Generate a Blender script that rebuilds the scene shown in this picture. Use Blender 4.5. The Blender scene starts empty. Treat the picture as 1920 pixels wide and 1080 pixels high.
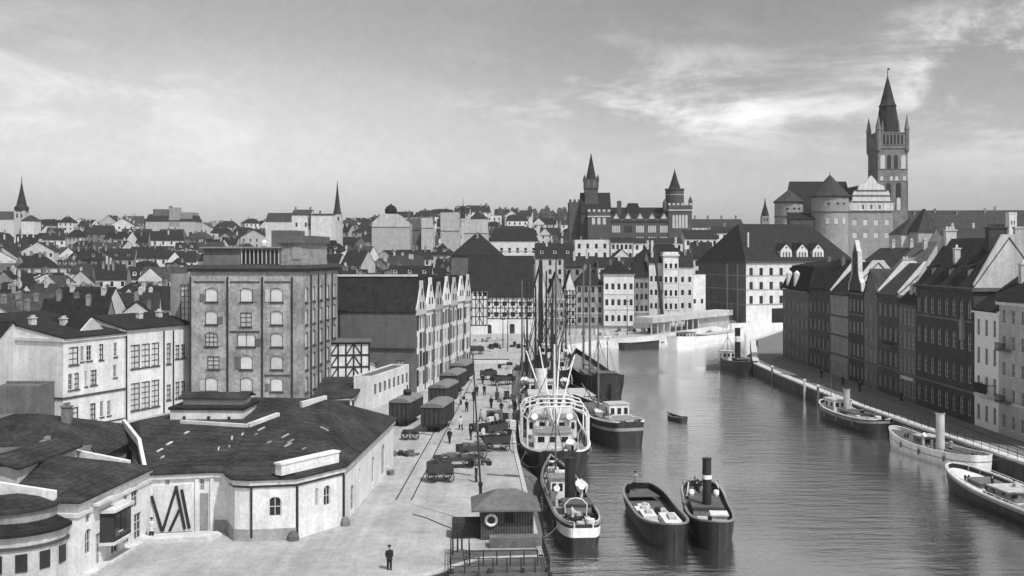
import bpy, math, random
from mathutils import Vector, Matrix
R = math.radians
sc = bpy.context.scene
col = sc.collection
# ---------------------------------------------------------------- camera, world, sun
F, H, YH = 2000.0, 23.0, 475.0           # focal length in px of the 1920 photo, eye height, horizon row
cd = bpy.data.cameras.new('camera'); cam = bpy.data.objects.new('camera', cd); col.objects.link(cam)
cd.sensor_width = 36; cd.lens = 36 * F / 1920
cd.shift_y = -(540 - YH) / 1920
cd.clip_start = 0.5; cd.clip_end = 30000
cam.location = (0, 0, H); cam.rotation_euler = (R(90), 0, 0)
sc.camera = cam
sc.render.resolution_x = 1024; sc.render.resolution_y = 576
SUN_EL = R(56); SX, SY = 0.62, -0.785
w = bpy.data.worlds.new("World"); sc.world = w; w.use_nodes = True
nt = w.node_tree; N = nt.nodes; L = nt.links
bg = N['Background']; bg.inputs['Strength'].default_value = 0.15
sky = N.new('ShaderNodeTexSky'); sky.sky_type = 'NISHITA'; sky.sun_disc = False
sky.sun_elevation = SUN_EL; sky.sun_rotation = math.atan2(SX, SY)
sky.air_density = 1.0; sky.dust_density = 1.6; sky.ozone_density = 1.0
bw = N.new('ShaderNodeRGBToBW'); L.new(sky.outputs[0], bw.inputs[0])
tc = N.new('ShaderNodeTexCoord')
sep = N.new('ShaderNodeSeparateXYZ'); L.new(tc.outputs['Generated'], sep.inputs[0])
def wm(op, a, b=None, c=None):
    n = N.new('ShaderNodeMath'); n.operation = op
    for i, x in enumerate((a, b, c)):
        if x is None: continue
        if isinstance(x, (int, float)): n.inputs[i].default_value = x
        else: L.new(x, n.inputs[i])
    return n.outputs[0]
def cloud(scale, zs, seed, lo, hi, det=7, rough=.62):
    cb = N.new('ShaderNodeCombineXYZ')
    L.new(wm('ADD', sep.outputs[0], seed), cb.inputs[0]); L.new(sep.outputs[1], cb.inputs[1])
    L.new(wm('MULTIPLY', sep.outputs[2], zs), cb.inputs[2])
    nz = N.new('ShaderNodeTexNoise'); nz.inputs['Scale'].default_value = scale
    nz.inputs['Detail'].default_value = det; nz.inputs['Roughness'].default_value = rough
    nz.inputs['Distortion'].default_value = .35
    L.new(cb.outputs[0], nz.inputs['Vector'])
    mr = N.new('ShaderNodeMapRange'); mr.interpolation_type = 'SMOOTHSTEP'
    mr.inputs[1].default_value = lo; mr.inputs[2].default_value = hi
    L.new(nz.outputs[0], mr.inputs[0]); return mr.outputs[0]
c1 = cloud(6.5, 3.0, 3.1, .44, .68)          # billowing bright banks
c2 = cloud(1.6, 3.0, 7.7, .35, .75, 4, .5)   # broad pale veil
c3 = cloud(90, 1.2, 1.3, .3, .7, 3, .65)     # fine mottling
az = wm('ARCTAN2', sep.outputs[0], sep.outputs[1])
def lobe(a0, e0, sa, se):                    # where the cloud banks stand in the sky (azimuth, height)
    u = wm('POWER', wm('DIVIDE', wm('SUBTRACT', az, a0), sa), 2.0); v = wm('POWER', wm('DIVIDE', wm('SUBTRACT', sep.outputs[2], e0), se), 2.0)
    return wm('POWER', 2.718, wm('MULTIPLY', wm('ADD', u, v), -1.0))
banks = wm('ADD', wm('ADD', lobe(.12, .150, .17, .045), wm('MULTIPLY', lobe(.45, .16, .11, .06), 2.3)), wm('ADD', lobe(.22, .122, .14, .022), wm('MULTIPLY', lobe(-.14, .10, .2, .025), .25)))
banks = wm('ADD', banks, wm('MULTIPLY', lobe(-.40, .15, .16, .06), .55))
glow = wm('ADD', lobe(-.30, .125, .36, .09), wm('MULTIPLY', lobe(.1, .07, .5, .05), .35))
el = N.new('ShaderNodeMapRange'); el.inputs[1].default_value = .02; el.inputs[2].default_value = .24
el.inputs[3].default_value = .88; el.inputs[4].default_value = .84
L.new(sep.outputs[2], el.inputs[0])
hi = N.new('ShaderNodeMapRange'); hi.inputs[1].default_value = .22; hi.inputs[2].default_value = .55
hi.inputs[3].default_value = 1.0; hi.inputs[4].default_value = 1.9            # sky above the view brightened on purpose to lighten the water reflections
L.new(sep.outputs[2], hi.inputs[0])
base = wm('MULTIPLY', wm('MULTIPLY', bw.outputs[0], el.outputs[0]), hi.outputs[0])
veil = wm('ADD', .80, wm('ADD', wm('MULTIPLY', c2, .14), wm('MULTIPLY', glow, .42)))
veil = wm('MULTIPLY', veil, wm('ADD', .97, wm('MULTIPLY', c3, .06)))
base = wm('MULTIPLY', base, veil)
fin = wm('ADD', base, wm('MULTIPLY', wm('MULTIPLY', c1, banks), 2.7))
cbw = N.new('ShaderNodeCombineColor')
for i in range(3): L.new(fin, cbw.inputs[i])
L.new(cbw.outputs[0], bg.inputs['Color'])
sl = bpy.data.lights.new('sun', 'SUN'); sl.energy = 3.7; sl.angle = R(0.5); sl.color = (1.0, 0.995, 0.985)
so = bpy.data.objects.new('sun', sl); col.objects.link(so)
tosun = Vector((SX * math.cos(SUN_EL), SY * math.cos(SUN_EL), math.sin(SUN_EL)))
so.rotation_euler = (-tosun).to_track_quat('-Z', 'Y').to_euler(); so.location = (60, -60, 120)
vs = sc.view_settings; vs.view_transform = 'Standard'; vs.look = 'None'; vs.gamma = 1; vs.use_curve_mapping = False
vs.exposure = 0.0
# ---------------------------------------------------------------- photo <-> world
def XY(px, Y): return ((px - 960) / F * Y, Y)
def Z(py, Y): return H - (py - YH) / F * Y
def G(px, py, z=0.0):
    Y = F * (H - z) / (py - YH); return ((px - 960) / F * Y, Y)
WL = -2.0
def proj(x, y, z): return (960 + F * x / y, YH + F * (H - z) / y)
def sst(a, b, x):
    t = min(1, max(0, (x - a) / (b - a))); return t * t * (3 - 2 * t)
def pip(x, y, poly):
    c = False; j = len(poly) - 1
    for i in range(len(poly)):
        xi, yi = poly[i]; xj, yj = poly[j]
        if (yi > y) != (yj > y) and x < (xj - xi) * (y - yi) / (yj - yi) + xi: c = not c
        j = i
    return c
RIVER = [(-60, -100), (-30, 40), (-14, 68), (2, 84), (0.6, 124), (0, 214), (13.5, 265), (24, 282), (38, 294), (70, 345), (95, 362), (150, 374),
         (150, 352), (88, 335), (63, 282), (50.2, 222), (51, 171), (56, 116), (60, 40), (60, -100)]
def T(x, y):
    if pip(x, y, RIVER): return -6.0
    z = -0.35 + 36 * sst(290, 920, y)
    z += 19 * math.exp(-((x - 170) / 95) ** 2 - ((y - 530) / 75) ** 2)
    z += 15 * math.exp(-((x - 25) / 110) ** 2 - ((y - 930) / 150) ** 2)
    return z
# ---------------------------------------------------------------- materials
def mat(name, v, var=.18, scale=.6, rough=.85, bump=0, bscale=6, brick=None, rnd=.0, spec=.3, streak=0, plank=0, track=0):
    m = bpy.data.materials.new(name); m.use_nodes = True
    n = m.node_tree.nodes; l = m.node_tree.links; b = n['Principled BSDF']
    b.inputs['Roughness'].default_value = rough; b.inputs['Specular IOR Level'].default_value = spec
    geo = n.new('ShaderNodeNewGeometry')
    def math_(op, a, c):
        k = n.new('ShaderNodeMath'); k.operation = op
        for i, x in enumerate((a, c)):
            if isinstance(x, (int, float)): k.inputs[i].default_value = x
            else: l.new(x, k.inputs[i])
        return k.outputs[0]
    def noise(s, det=6, vec=None, ro=.6):
        t = n.new('ShaderNodeTexNoise'); t.inputs['Scale'].default_value = s
        t.inputs['Detail'].default_value = det; t.inputs['Roughness'].default_value = ro
        l.new(vec if vec else geo.outputs['Position'], t.inputs['Vector']); return t.outputs[0]
    def contrast(x, lo=.3, hi=.7):
        t = n.new('ShaderNodeMapRange'); t.inputs[1].default_value = lo; t.inputs[2].default_value = hi
        t.inputs[3].default_value = -1; t.inputs[4].default_value = 1; l.new(x, t.inputs[0]); return t.outputs[0]
    f = math_('ADD', 1.0, math_('MULTIPLY', contrast(noise(scale)), var))
    f = math_('MULTIPLY', f, math_('ADD', 1.0, math_('MULTIPLY', contrast(noise(scale * 7, 4)), var * .7)))
    f = math_('MULTIPLY', f, math_('ADD', 1.0, math_('MULTIPLY', contrast(noise(4.5, 3, None, .8)), min(.2, var * .8))))
    if streak:
        mp = n.new('ShaderNodeMapping'); mp.inputs['Scale'].default_value = (1.4, 1.4, .09)
        l.new(geo.outputs['Position'], mp.inputs[0])
        f = math_('MULTIPLY', f, math_('ADD', 1.0, math_('MULTIPLY', contrast(noise(1.0, 5, mp.outputs[0])), streak)))
    if track:
        for sc_, k_ in (((1.1, .045, 1), 1.0), ((.5, .02, 1), .8)):
            mp = n.new('ShaderNodeMapping'); mp.inputs['Scale'].default_value = sc_; mp.inputs['Rotation'].default_value = (0, 0, .12)
            l.new(geo.outputs['Position'], mp.inputs[0]); f = math_('MULTIPLY', f, math_('ADD', 1.0, math_('MULTIPLY', contrast(noise(1.0, 6, mp.outputs[0]), .35, .65), track * k_)))
    if plank:
        tcn = n.new('ShaderNodeTexCoord'); wv = n.new('ShaderNodeTexWave'); wv.inputs['Scale'].default_value = plank
        wv.bands_direction = 'X'; l.new(tcn.outputs['Object'], wv.inputs[0])
        f = math_('MULTIPLY', f, math_('ADD', .7, math_('MULTIPLY', wv.outputs['Fac'], .4)))
    if brick:
        br = n.new('ShaderNodeTexBrick'); br.inputs['Scale'].default_value = brick
        br.inputs['Color1'].default_value = (1, 1, 1, 1); br.inputs['Color2'].default_value = (.8, .8, .8, 1)
        br.inputs['Mortar'].default_value = (.62, .62, .62, 1); br.inputs['Mortar Size'].default_value = .03
        tcn = n.new('ShaderNodeTexCoord'); sp = n.new('ShaderNodeSeparateXYZ'); l.new(tcn.outputs['Object'], sp.inputs[0])
        cb = n.new('ShaderNodeCombineXYZ'); l.new(math_('ADD', sp.outputs[0], sp.outputs[1]), cb.inputs[0]); l.new(sp.outputs[2], cb.inputs[1])
        l.new(cb.outputs[0], br.inputs['Vector']); f = math_('MULTIPLY', f, br.outputs['Color'])
    if rnd:
        oi = n.new('ShaderNodeObjectInfo')
        f = math_('MULTIPLY', f, math_('ADD', 1 - rnd, math_('MULTIPLY', oi.outputs['Random'], 2 * rnd)))
    f = math_('MULTIPLY', f, v)
    f = math_('MINIMUM', math_('MAXIMUM', f, .008), .82)
    cb = n.new('ShaderNodeCombineColor')
    for i in range(3): l.new(f, cb.inputs[i])
    l.new(cb.outputs[0], b.inputs['Base Color'])
    if bump:
        bp = n.new('ShaderNodeBump'); bp.inputs['Strength'].default_value = bump; bp.inputs['Distance'].default_value = .12
        l.new(noise(bscale, 4), bp.inputs['Height']); l.new(bp.outputs[0], b.inputs['Normal'])
    return m
M = {}
M['white'] = mat('whitewash', .66, .15, .45, .9, .2, 3, streak=.12)
M['white2'] = mat('pale_plaster', .58, .14, .5, .9, rnd=.10, streak=.14)
M['cream'] = mat('cream_plaster', .46, .16, .5, .9, rnd=.12, streak=.14)
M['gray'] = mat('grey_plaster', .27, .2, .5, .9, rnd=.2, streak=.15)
M['dim'] = mat('sooty_and_shaded_plaster', .13, .22, .6, .9, rnd=.18, streak=.2)  # also carries the painted shade of the river hall's end walls
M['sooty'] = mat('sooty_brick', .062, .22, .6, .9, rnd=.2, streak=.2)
M['tbrick'] = mat('castle_tower_brick', .19, .28, .3, .9)
M['paint'] = mat('fresh_white_paint', .80, .06, .6, .8)
M['brick'] = mat('granary_brick', .37, .38, .30, .92, .25, 5, brick=2.2, streak=.14)
M['gbrick'] = mat('gothic_brick', .085, .2, .3, .9, rnd=.1)
M['graywall'] = mat('grey_brick_wall', .15, .16, .4, .9, brick=2.2, streak=.12)
M['stone'] = mat('castle_stone', .30, .2, .25, .9, streak=.15)
M['roof'] = mat('dark_roof_tile', .027, .32, .9, .9, .3, 4, rnd=.25, brick=1.6, streak=.15, spec=.12)
M['roof2'] = mat('worn_roof_tile', .052, .32, .8, .9, .3, 4, rnd=.3, brick=1.6, streak=.15, spec=.12)
M['slate'] = mat('slate_roof', .046, .5, .35, .85, .4, 3, brick=1.6, streak=.1, spec=.12)
M['felt'] = mat('grey_roofing_felt', .115, .22, .4, .85, .2, 3, streak=.1)
M['dark'] = mat('dark_timber', .03, .3, 1.2, .8)
M['tar'] = mat('tarred_hull', .02, .4, 1.0, .55, .2, 2, streak=.55)
M['boatwhite'] = mat('white_boat_paint', .64, .12, .8, .5, streak=.16)
M['boatgray'] = mat('grey_boat_paint', .2, .2, .8, .6)
M['deck'] = mat('worn_deck_planks', .24, .28, 1.0, .85, plank=6)
M['deckdark'] = mat('wet_deck_planks', .10, .3, 1.0, .8, plank=6)
M['iron'] = mat('black_iron', .022, .3, 1.5, .5)
M['cargo'] = mat('pale_cargo', .62, .16, 1.5, .9)
M['canvas'] = mat('canvas_cover', .42, .2, 1.2, .95)
M['wagon'] = mat('wagon_boards', .055, .25, 1.5, .8, plank=7)
M['wroof'] = mat('wagon_roof', .17, .2, .8, .8)
M['boards'] = mat('tarred_boards', .06, .35, 1.2, .85, plank=9)
M['cloth'] = mat('dark_wool', .022, .2, 4, .95)
M['cloth2'] = mat('pale_linen', .55, .1, 4, .95)
M['skin'] = mat('skin', .38, .08, 5, .6)
M['glass'] = mat('window_glass', .025, .3, .4, .12, spec=.5, rnd=.35)
M['bright'] = mat('whitened_shutter_and_lit_pane', .58, .1, 1.0, .6, rnd=.12)  # shutters, and panes coloured pale to look lit
M['frame'] = mat('window_frame', .5, .1, 1, .7)
M['dframe'] = mat('dark_window_frame', .03, .1, 1, .7)
M['trim'] = mat('pale_trim', .56, .15, .8, .85, streak=.1)
M['band'] = mat('dark_moulding', .07, .2, .8, .85)
M['chim'] = mat('chimney_brick', .2, .35, 1, .9, rnd=.35)
M['chimw'] = mat('limed_chimney', .52, .2, 1, .9)
M['quay'] = mat('quay_sand_paving', .33, .21, .16, .95, .4, 4, track=.09)
M['kerb'] = mat('granite_kerb', .52, .2, 1.2, .9)
M['qwall'] = mat('quay_wall_stone', .05, .3, .5, .9, .3, 2, streak=.3)
M['land'] = mat('town_ground', .13, .3, .03, .95)
M['street'] = mat('cobbled_street', .15, .14, .3, .9, .4, 5)
M['leaf'] = mat('foliage', .055, .3, .7, .8, rnd=.2)
M['trunk'] = mat('bark', .05, .3, 2, .9)
M['rust'] = mat('weathered_wood', .13, .3, 1.5, .9)
# ---------------------------------------------------------------- mesh builder
class MB:
    def __init__(s): s.v = []; s.f = []
    def face(s, pts):
        i = len(s.v); s.v += [tuple(p) for p in pts]; s.f.append(tuple(range(i, i + len(pts)))); return s
    def box(s, x0, x1, y0, y1, z0, z1):
        if x0 > x1: x0, x1 = x1, x0
        if y0 > y1: y0, y1 = y1, y0
        if z0 > z1: z0, z1 = z1, z0
        return s.prism([(x0, y0), (x1, y0), (x1, y1), (x0, y1)], z0, z1)
    def prism(s, poly, z0, z1):
        a = sum(poly[i][0] * poly[(i + 1) % len(poly)][1] - poly[(i + 1) % len(poly)][0] * poly[i][1] for i in range(len(poly)))
        if a < 0: poly = poly[::-1]
        n = len(poly); i = len(s.v)
        s.v += [(p[0], p[1], z0) for p in poly] + [(p[0], p[1], z1) for p in poly]
        s.f.append(tuple(i + k for k in range(n))[::-1]); s.f.append(tuple(i + n + k for k in range(n)))
        for k in range(n):
            j = (k + 1) % n; s.f.append((i + k, i + j, i + n + j, i + n + k))
        return s
    def slab(s, pts, t=.18):            # a sloping sheet with vertical thickness
        n = len(pts); i = len(s.v)
        s.v += [tuple(p) for p in pts] + [(p[0], p[1], p[2] - t) for p in pts]
        s.f.append(tuple(i + k for k in range(n))); s.f.append(tuple(i + n + k for k in range(n))[::-1])
        for k in range(n):
            j = (k + 1) % n; s.f.append((i + k, i + n + k, i + n + j, i + j))
        return s
    def xz(s, poly, y0, y1):            # outline in the x-z plane, extruded along y
        n = len(poly); i = len(s.v)
        s.v += [(p[0], y0, p[1]) for p in poly] + [(p[0], y1, p[1]) for p in poly]
        s.f.append(tuple(i + k for k in range(n))); s.f.append(tuple(i + n + k for k in range(n))[::-1])
        for k in range(n):
            j = (k + 1) % n; s.f.append((i + k, i + n + k, i + n + j, i + j))
        return s
    def yz(s, poly, x0, x1):
        n = len(poly); i = len(s.v)
        s.v += [(x0, p[0], p[1]) for p in poly] + [(x1, p[0], p[1]) for p in poly]
        s.f.append(tuple(i + k for k in range(n))); s.f.append(tuple(i + n + k for k in range(n))[::-1])
        for k in range(n):
            j = (k + 1) % n; s.f.append((i + k, i + n + k, i + n + j, i + j))
        return s
    def tube(s, p0, p1, r0, r1=None, n=8):
        r1 = r0 if r1 is None else r1; p0 = Vector(p0); p1 = Vector(p1); d = (p1 - p0)
        if d.length < 1e-6: return s
        d.normalize(); a = d.orthogonal().normalized(); b = d.cross(a); i = len(s.v)
        for p, r in ((p0, r0), (p1, r1)):
            for k in range(n):
                q = p + (a * math.cos(2 * math.pi * k / n) + b * math.sin(2 * math.pi * k / n)) * r; s.v.append(tuple(q))
        for k in range(n):
            j = (k + 1) % n; s.f.append((i + k, i + j, i + n + j, i + n + k))
        s.f.append(tuple(i + k for k in range(n))[::-1]); s.f.append(tuple(i + n + k for k in range(n))); return s
    def path(s, pts, r, n=6):
        for a, b in zip(pts[:-1], pts[1:]): s.tube(a, b, r, r, n)
        return s
    def beam(s, p0, p1, w, d):          # square bar
        p0 = Vector(p0); p1 = Vector(p1); t = (p1 - p0).normalized()
        a = t.cross(Vector((0, 1, 0)) if abs(t.y) < .9 else Vector((1, 0, 0))).normalized(); b = t.cross(a)
        i = len(s.v)
        for p in (p0, p1):
            for sa, sb in ((-1, -1), (1, -1), (1, 1), (-1, 1)): s.v.append(tuple(p + a * sa * w / 2 + b * sb * d / 2))
        s.f += [(i, i + 1, i + 2, i + 3)[::-1], (i + 4, i + 5, i + 6, i + 7)] + [(i + k, i + (k + 1) % 4, i + 4 + (k + 1) % 4, i + 4 + k) for k in range(4)]
        return s
    def lathe(s, prof, cx=0, cy=0, n=16, a0=0, a1=2 * math.pi, ph=0):
        i = len(s.v); full = abs(a1 - a0 - 2 * math.pi) < 1e-6; m = n if full else n + 1
        for r, z in prof:
            for k in range(m):
                t = a0 + (a1 - a0) * k / n + ph; s.v.append((cx + r * math.cos(t), cy + r * math.sin(t), z))
        for q in range(len(prof) - 1):
            for k in range(n):
                j = (k + 1) % m; s.f.append((i + q * m + k, i + q * m + j, i + (q + 1) * m + j, i + (q + 1) * m + k))
        return s
    def mesh(s, name, m):
        me = bpy.data.meshes.new(name); me.from_pydata(s.v, [], s.f); me.materials.append(m); me.update(); return me
    def build(s, name, m, parent=None, smooth=False, loc=(0, 0, 0), rz=0):
        me = s.mesh(name, m)
        if smooth:
            for p in me.polygons: p.use_smooth = True
        return ob(name, me, parent, loc, rz)
def ob(name, me, parent=None, loc=(0, 0, 0), rz=0):
    o = bpy.data.objects.new(name, me); col.objects.link(o)
    if parent: o.parent = parent
    o.location = loc; o.rotation_euler = (0, 0, rz); return o
def tag(o, label=None, cat=None, group=None, kind=None):
    if label: o['label'] = label
    if cat: o['category'] = cat
    if group: o['group'] = group
    if kind: o['kind'] = kind
    return o
def thing(name, label, cat, loc=(0, 0, 0), rz=0, group=None):
    return tag(ob(name, None, None, loc, rz), label, cat, group)
def struct(o): o['kind'] = 'structure'; return o
KIDS = None
def copy_tree(o, parent=None):
    c = o.copy(); col.objects.link(c)
    if parent: c.parent = parent
    for ch in [x for x in o.children]: copy_tree(ch, c)
    return c
# ---------------------------------------------------------------- buildings
def panel(mb, o, u, w, z0, z1, ops, dep=.22):
    inn = (-u[1], u[0])
    us = sorted({0.0, w, *[a for q in ops for a in q[:2]]}); zs = sorted({z0, z1, *[a for q in ops for a in q[2:4]]})
    P3 = lambda a, z, d=0: (o[0] + u[0] * a + inn[0] * d, o[1] + u[1] * a + inn[1] * d, z)
    for a, b in zip(us[:-1], us[1:]):
        for c, d in zip(zs[:-1], zs[1:]):
            ma, mz = (a + b) / 2, (c + d) / 2
            if any(q[0] < ma < q[1] and q[2] < mz < q[3] for q in ops): continue
            mb.face([P3(a, c), P3(b, c), P3(b, d), P3(a, d)])
    for q in ops:
        a, b, c, d = q[:4]
        mb.face([P3(a, c), P3(a, c, dep), P3(b, c, dep), P3(b, c)][::-1]); mb.face([P3(a, d), P3(b, d), P3(b, d, dep), P3(a, d, dep)][::-1])
        mb.face([P3(a, c), P3(a, d), P3(a, d, dep), P3(a, c, dep)][::-1]); mb.face([P3(b, c), P3(b, c, dep), P3(b, d, dep), P3(b, d)][::-1])
        if len(q) > 4 and q[4]:
            rise = q[4]; n = 6; mid = (a + b) / 2; hw = (b - a) / 2
            arc = [(mid - hw * math.cos(math.pi * k / n), d - rise + rise * math.sin(math.pi * k / n)) for k in range(n + 1)]
            mb.face([P3(a, d)] + [P3(x, z) for x, z in arc[:n // 2 + 1]]); mb.face([P3(b, d)] + [P3(x, z) for x, z in arc[n // 2:]][::-1])
            for (x0, e0), (x1, e1) in zip(arc[:-1], arc[1:]): mb.face([P3(x0, e0), P3(x1, e1), P3(x1, e1, dep), P3(x0, e0, dep)])
WC = {}
def winmesh(w, h, style):
    k = (round(w, 2), round(h, 2), style)
    if k in WC: return WC[k]
    fr = MB(); pn = MB(); t = .09
    pn.box(-w / 2, w / 2, .17, .21, -h / 2, h / 2)
    if style == 'far':
        WC[k] = (None, pn.mesh('window', M['glass'])); return WC[k]
    if style == 'farbright':
        WC[k] = (None, pn.mesh('window', M['bright'])); return WC[k]
    fr.box(-w / 2, -w / 2 + t, .08, .16, -h / 2, h / 2); fr.box(w / 2 - t, w / 2, .08, .16, -h / 2, h / 2)
    fr.box(-w / 2 + t, w / 2 - t, .08, .16, -h / 2, -h / 2 + t); fr.box(-w / 2 + t, w / 2 - t, .08, .16, h / 2 - t, h / 2)
    nv = max(1, int(w / .95)); nh = max(1, int(h / .95))
    if style == 'shutter': nv, nh = (1 if w > 2.3 else 0), 0
    for i in range(1, nv + 1): x = -w / 2 + w * i / (nv + 1); fr.box(x - .03, x + .03, .09, .15, -h / 2 + t, h / 2 - t)
    for i in range(1, nh + 1): z = -h / 2 + h * i / (nh + 1); fr.box(-w / 2 + t, w / 2 - t, .1, .14, z - .03, z + .03)
    fm, pm = {'dark': ('frame', 'glass'), 'bright': ('dframe', 'bright'), 'gloom': ('cream', 'glass'), 'mid': ('dframe', 'cream'), 'shutter': ('dframe', 'bright')}[style]
    WC[k] = (fr.mesh('window', M[fm]), pn.mesh('pane', M[pm])); return WC[k]
SILL = {}
def sillmesh(w, m):
    k = (round(w, 2), m)
    if k not in SILL: SILL[k] = MB().box(-w / 2 - .12, w / 2 + .12, -.12, .06, -.14, -.003).mesh('sill', M[m])
    return SILL[k]
def setwin(root, o, u, q, style, sill=None):
    a, b, c, d = q[:4]; w, h = b - a, d - c; ang = math.atan2(u[1], u[0])
    fm, pm = winmesh(w, h, style); mid = (a + b) / 2
    loc = (o[0] + u[0] * mid, o[1] + u[1] * mid, (c + d) / 2)
    win = ob('window', fm if fm else pm, root, loc, ang)
    if fm: ob('pane', pm, win)
    if sill: ob('sill', sillmesh(w, sill), win, (0, 0, -h / 2))
    return win
def grid_ops(w, n, rows, ww, wh, z0, dz, arch=0, margin=None, skip=()):
    mg = w / n / 2 if margin is None else margin
    ops = []
    for r in range(rows):
        for c in range(n):
            if (c, r) in skip: continue
            u = mg + (w - 2 * mg) * (c / (n - 1) if n > 1 else .5)
            ops.append((round(u - ww / 2, 3), round(u + ww / 2, 3), round(z0 + dz * r, 3), round(z0 + dz * r + wh, 3), arch))
    return ops
def house(name, label, cat, A, B, depth, z0, h, roof='gable_x', rh=4, wall='white2', rmat='roof', wins=None, style='far', chims=(), group=None,
          cornice=None, over=.35, bands=(), sill=None, below=2.0, walls=None, bandmat='trim', chm='chim', chh=1.6, dormers=0, door=None, hipin=None):
    ax, ay = A; bx, by = B; wd = math.hypot(bx - ax, by - ay); ang = math.atan2(by - ay, bx - ax)
    root = thing(name, label, cat, (ax, ay, z0), ang, group)
    sides = {'front': ((0, 0), (1, 0), wd), 'right': ((wd, 0), (0, 1), depth), 'back': ((wd, depth), (-1, 0), wd), 'left': ((0, depth), (0, -1), depth)}
    wins = wins or {}
    mbs = {}
    wkey = lambda k: (k, walls[k]) if walls and k in walls else ('', wall)
    for k, (o, u, ln) in sides.items():
        wm_ = wkey(k); mb = mbs.setdefault(wm_, MB())
        spec = wins.get(k); ops = []
        if spec: ops = spec if isinstance(spec, list) else grid_ops(ln, **spec)
        ops = [q for q in ops if q[0] > .05 and q[1] < ln - .05 and q[3] < h - .05]
        panel(mb, o, u, ln, -below, h, ops)
        st = style.get(k) if isinstance(style, dict) else style
        for q in ops: setwin(root, o, u, q, q[5] if len(q) > 5 else st, sill)
    def slope(x, y):                      # roof height over the plan
        if roof == 'gable_x': return h + rh * (1 - abs(y - depth / 2) / (depth / 2))
        if roof == 'gable_y': return h + rh * (1 - abs(x - wd / 2) / (wd / 2))
        if roof in ('hip', 'pyramid'): return h + rh * max(0, min(1, min(x, wd - x, y, depth - y) / (min(wd, depth) / 2)))
        if roof == 'mansard': return h + rh * .8
        if roof == 'shed': return h + rh * y / depth
        return h
    rm = MB(); e = over; ke = rh * e / (depth / 2)
    if roof == 'gable_x':
        for s_, x in (('left', 0), ('right', wd)):
            tri = [(x, 0, h), (x, depth, h), (x, depth / 2, h + rh)]
            mbs[wkey(s_)].face(tri if x else tri[::-1])
        g = .12
        rm.slab([(-g, -e, h - ke + .2), (wd + g, -e, h - ke + .2), (wd + g, depth / 2, h + rh + .2), (-g, depth / 2, h + rh + .2)])
        rm.slab([(wd + g, depth + e, h - ke + .2), (-g, depth + e, h - ke + .2), (-g, depth / 2, h + rh + .2), (wd + g, depth / 2, h + rh + .2)])
    elif roof == 'gable_y':
        ke = rh * e / (wd / 2)
        mbs[wkey('front')].face([(0, 0, h), (wd, 0, h), (wd / 2, 0, h + rh)])
        mbs[wkey('back')].face([(wd, depth, h), (0, depth, h), (wd / 2, depth, h + rh)])
        g = .15
        rm.slab([(-e, depth + g, h - ke + .2), (-e, -g, h - ke + .2), (wd / 2, -g, h + rh + .2), (wd / 2, depth + g, h + rh + .2)])
        rm.slab([(wd + e, -g, h - ke + .2), (wd + e, depth + g, h - ke + .2), (wd / 2, depth + g, h + rh + .2), (wd / 2, -g, h + rh + .2)])
    elif roof in ('hip', 'pyramid'):
        c = min(wd, depth) / 2; k = rh * e / c; zb = h - k + .2; zt = h + rh + .2
        a, b, c_, d = (-e, -e, zb), (wd + e, -e, zb), (wd + e, depth + e, zb), (-e, depth + e, zb)
        if wd >= depth: hi = hipin or c; r0, r1 = (hi, depth / 2, zt), (wd - hi, depth / 2, zt); fs = [[a, b, r1, r0], [b, c_, r1], [c_, d, r0, r1], [d, a, r0]]
        else: r0, r1 = (wd / 2, c, zt), (wd / 2, depth - c, zt); fs = [[a, b, r0], [b, c_, r1, r0], [c_, d, r1], [d, a, r0, r1]]
        for f in fs: rm.slab(f)
    elif roof == 'mansard':
        i = min(1.6, wd * .15); z1 = h + rh * .8; q = lambda x, z: [(-e + x, -e + x, z), (wd + e - x, -e + x, z), (wd + e - x, depth + e - x, z), (-e + x, depth + e - x, z)]
        lo, mi = q(0, h + .15), q(e + i, z1)
        for k in range(4): rm.face([lo[k], lo[(k + 1) % 4], mi[(k + 1) % 4], mi[k]])
        rm.face(lo[::-1]); tp = [(wd * .3, depth / 2, h + rh), (wd * .7, depth / 2, h + rh)]
        rm.face([mi[0], mi[1], tp[1], tp[0]]); rm.face([mi[1], mi[2], tp[1]]); rm.face([mi[2], mi[3], tp[0], tp[1]]); rm.face([mi[3], mi[0], tp[0]])
    elif roof == 'shed':
        rm.slab([(-e, -e, h + .2), (wd + e, -e, h + .2), (wd + e, depth + e, h + rh + .2), (-e, depth + e, h + rh + .2)])
        for x in (0, wd): mbs[('', wall)].face([(x, 0, h), (x, depth, h), (x, depth, h + rh)])
        mbs[('', wall)].face([(0, depth, h), (wd, depth, h), (wd, depth, h + rh), (0, depth, h + rh)])
    else:
        rm.box(.3, wd - .3, .3, depth - .3, h - .3, h - .02)
        pm = mbs[('', wall)]
        for bx_ in ((-.0, wd, 0, .28), (-.0, wd, depth - .28, depth), (0, .28, .28, depth - .28), (wd - .28, wd, .28, depth - .28)): pm.box(*bx_, h, h + rh)
    for k, mb in mbs.items(): mb.build('wall', M[k[1]], root)
    rob = rm.build('roof', M[rmat], root)
    if cornice:
        cm, ch, cp = cornice; c = MB(); z1 = h - .02
        c.box(-cp, wd + cp, -cp, -.002, z1 - ch, z1); c.box(-cp, -.002, .0, depth, z1 - ch, z1); c.box(wd + .002, wd + cp, .0, depth, z1 - ch, z1)
        c.build('cornice', M[cm], root)
    for zb in bands:
        c = MB(); c.box(-.1, wd + .1, -.1, -.002, zb, zb + .28); c.box(wd + .002, wd + .1, 0, depth, zb, zb + .28); c.box(-.1, -.002, 0, depth, zb, zb + .28)
        c.build('moulding', M[bandmat], root)
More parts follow.
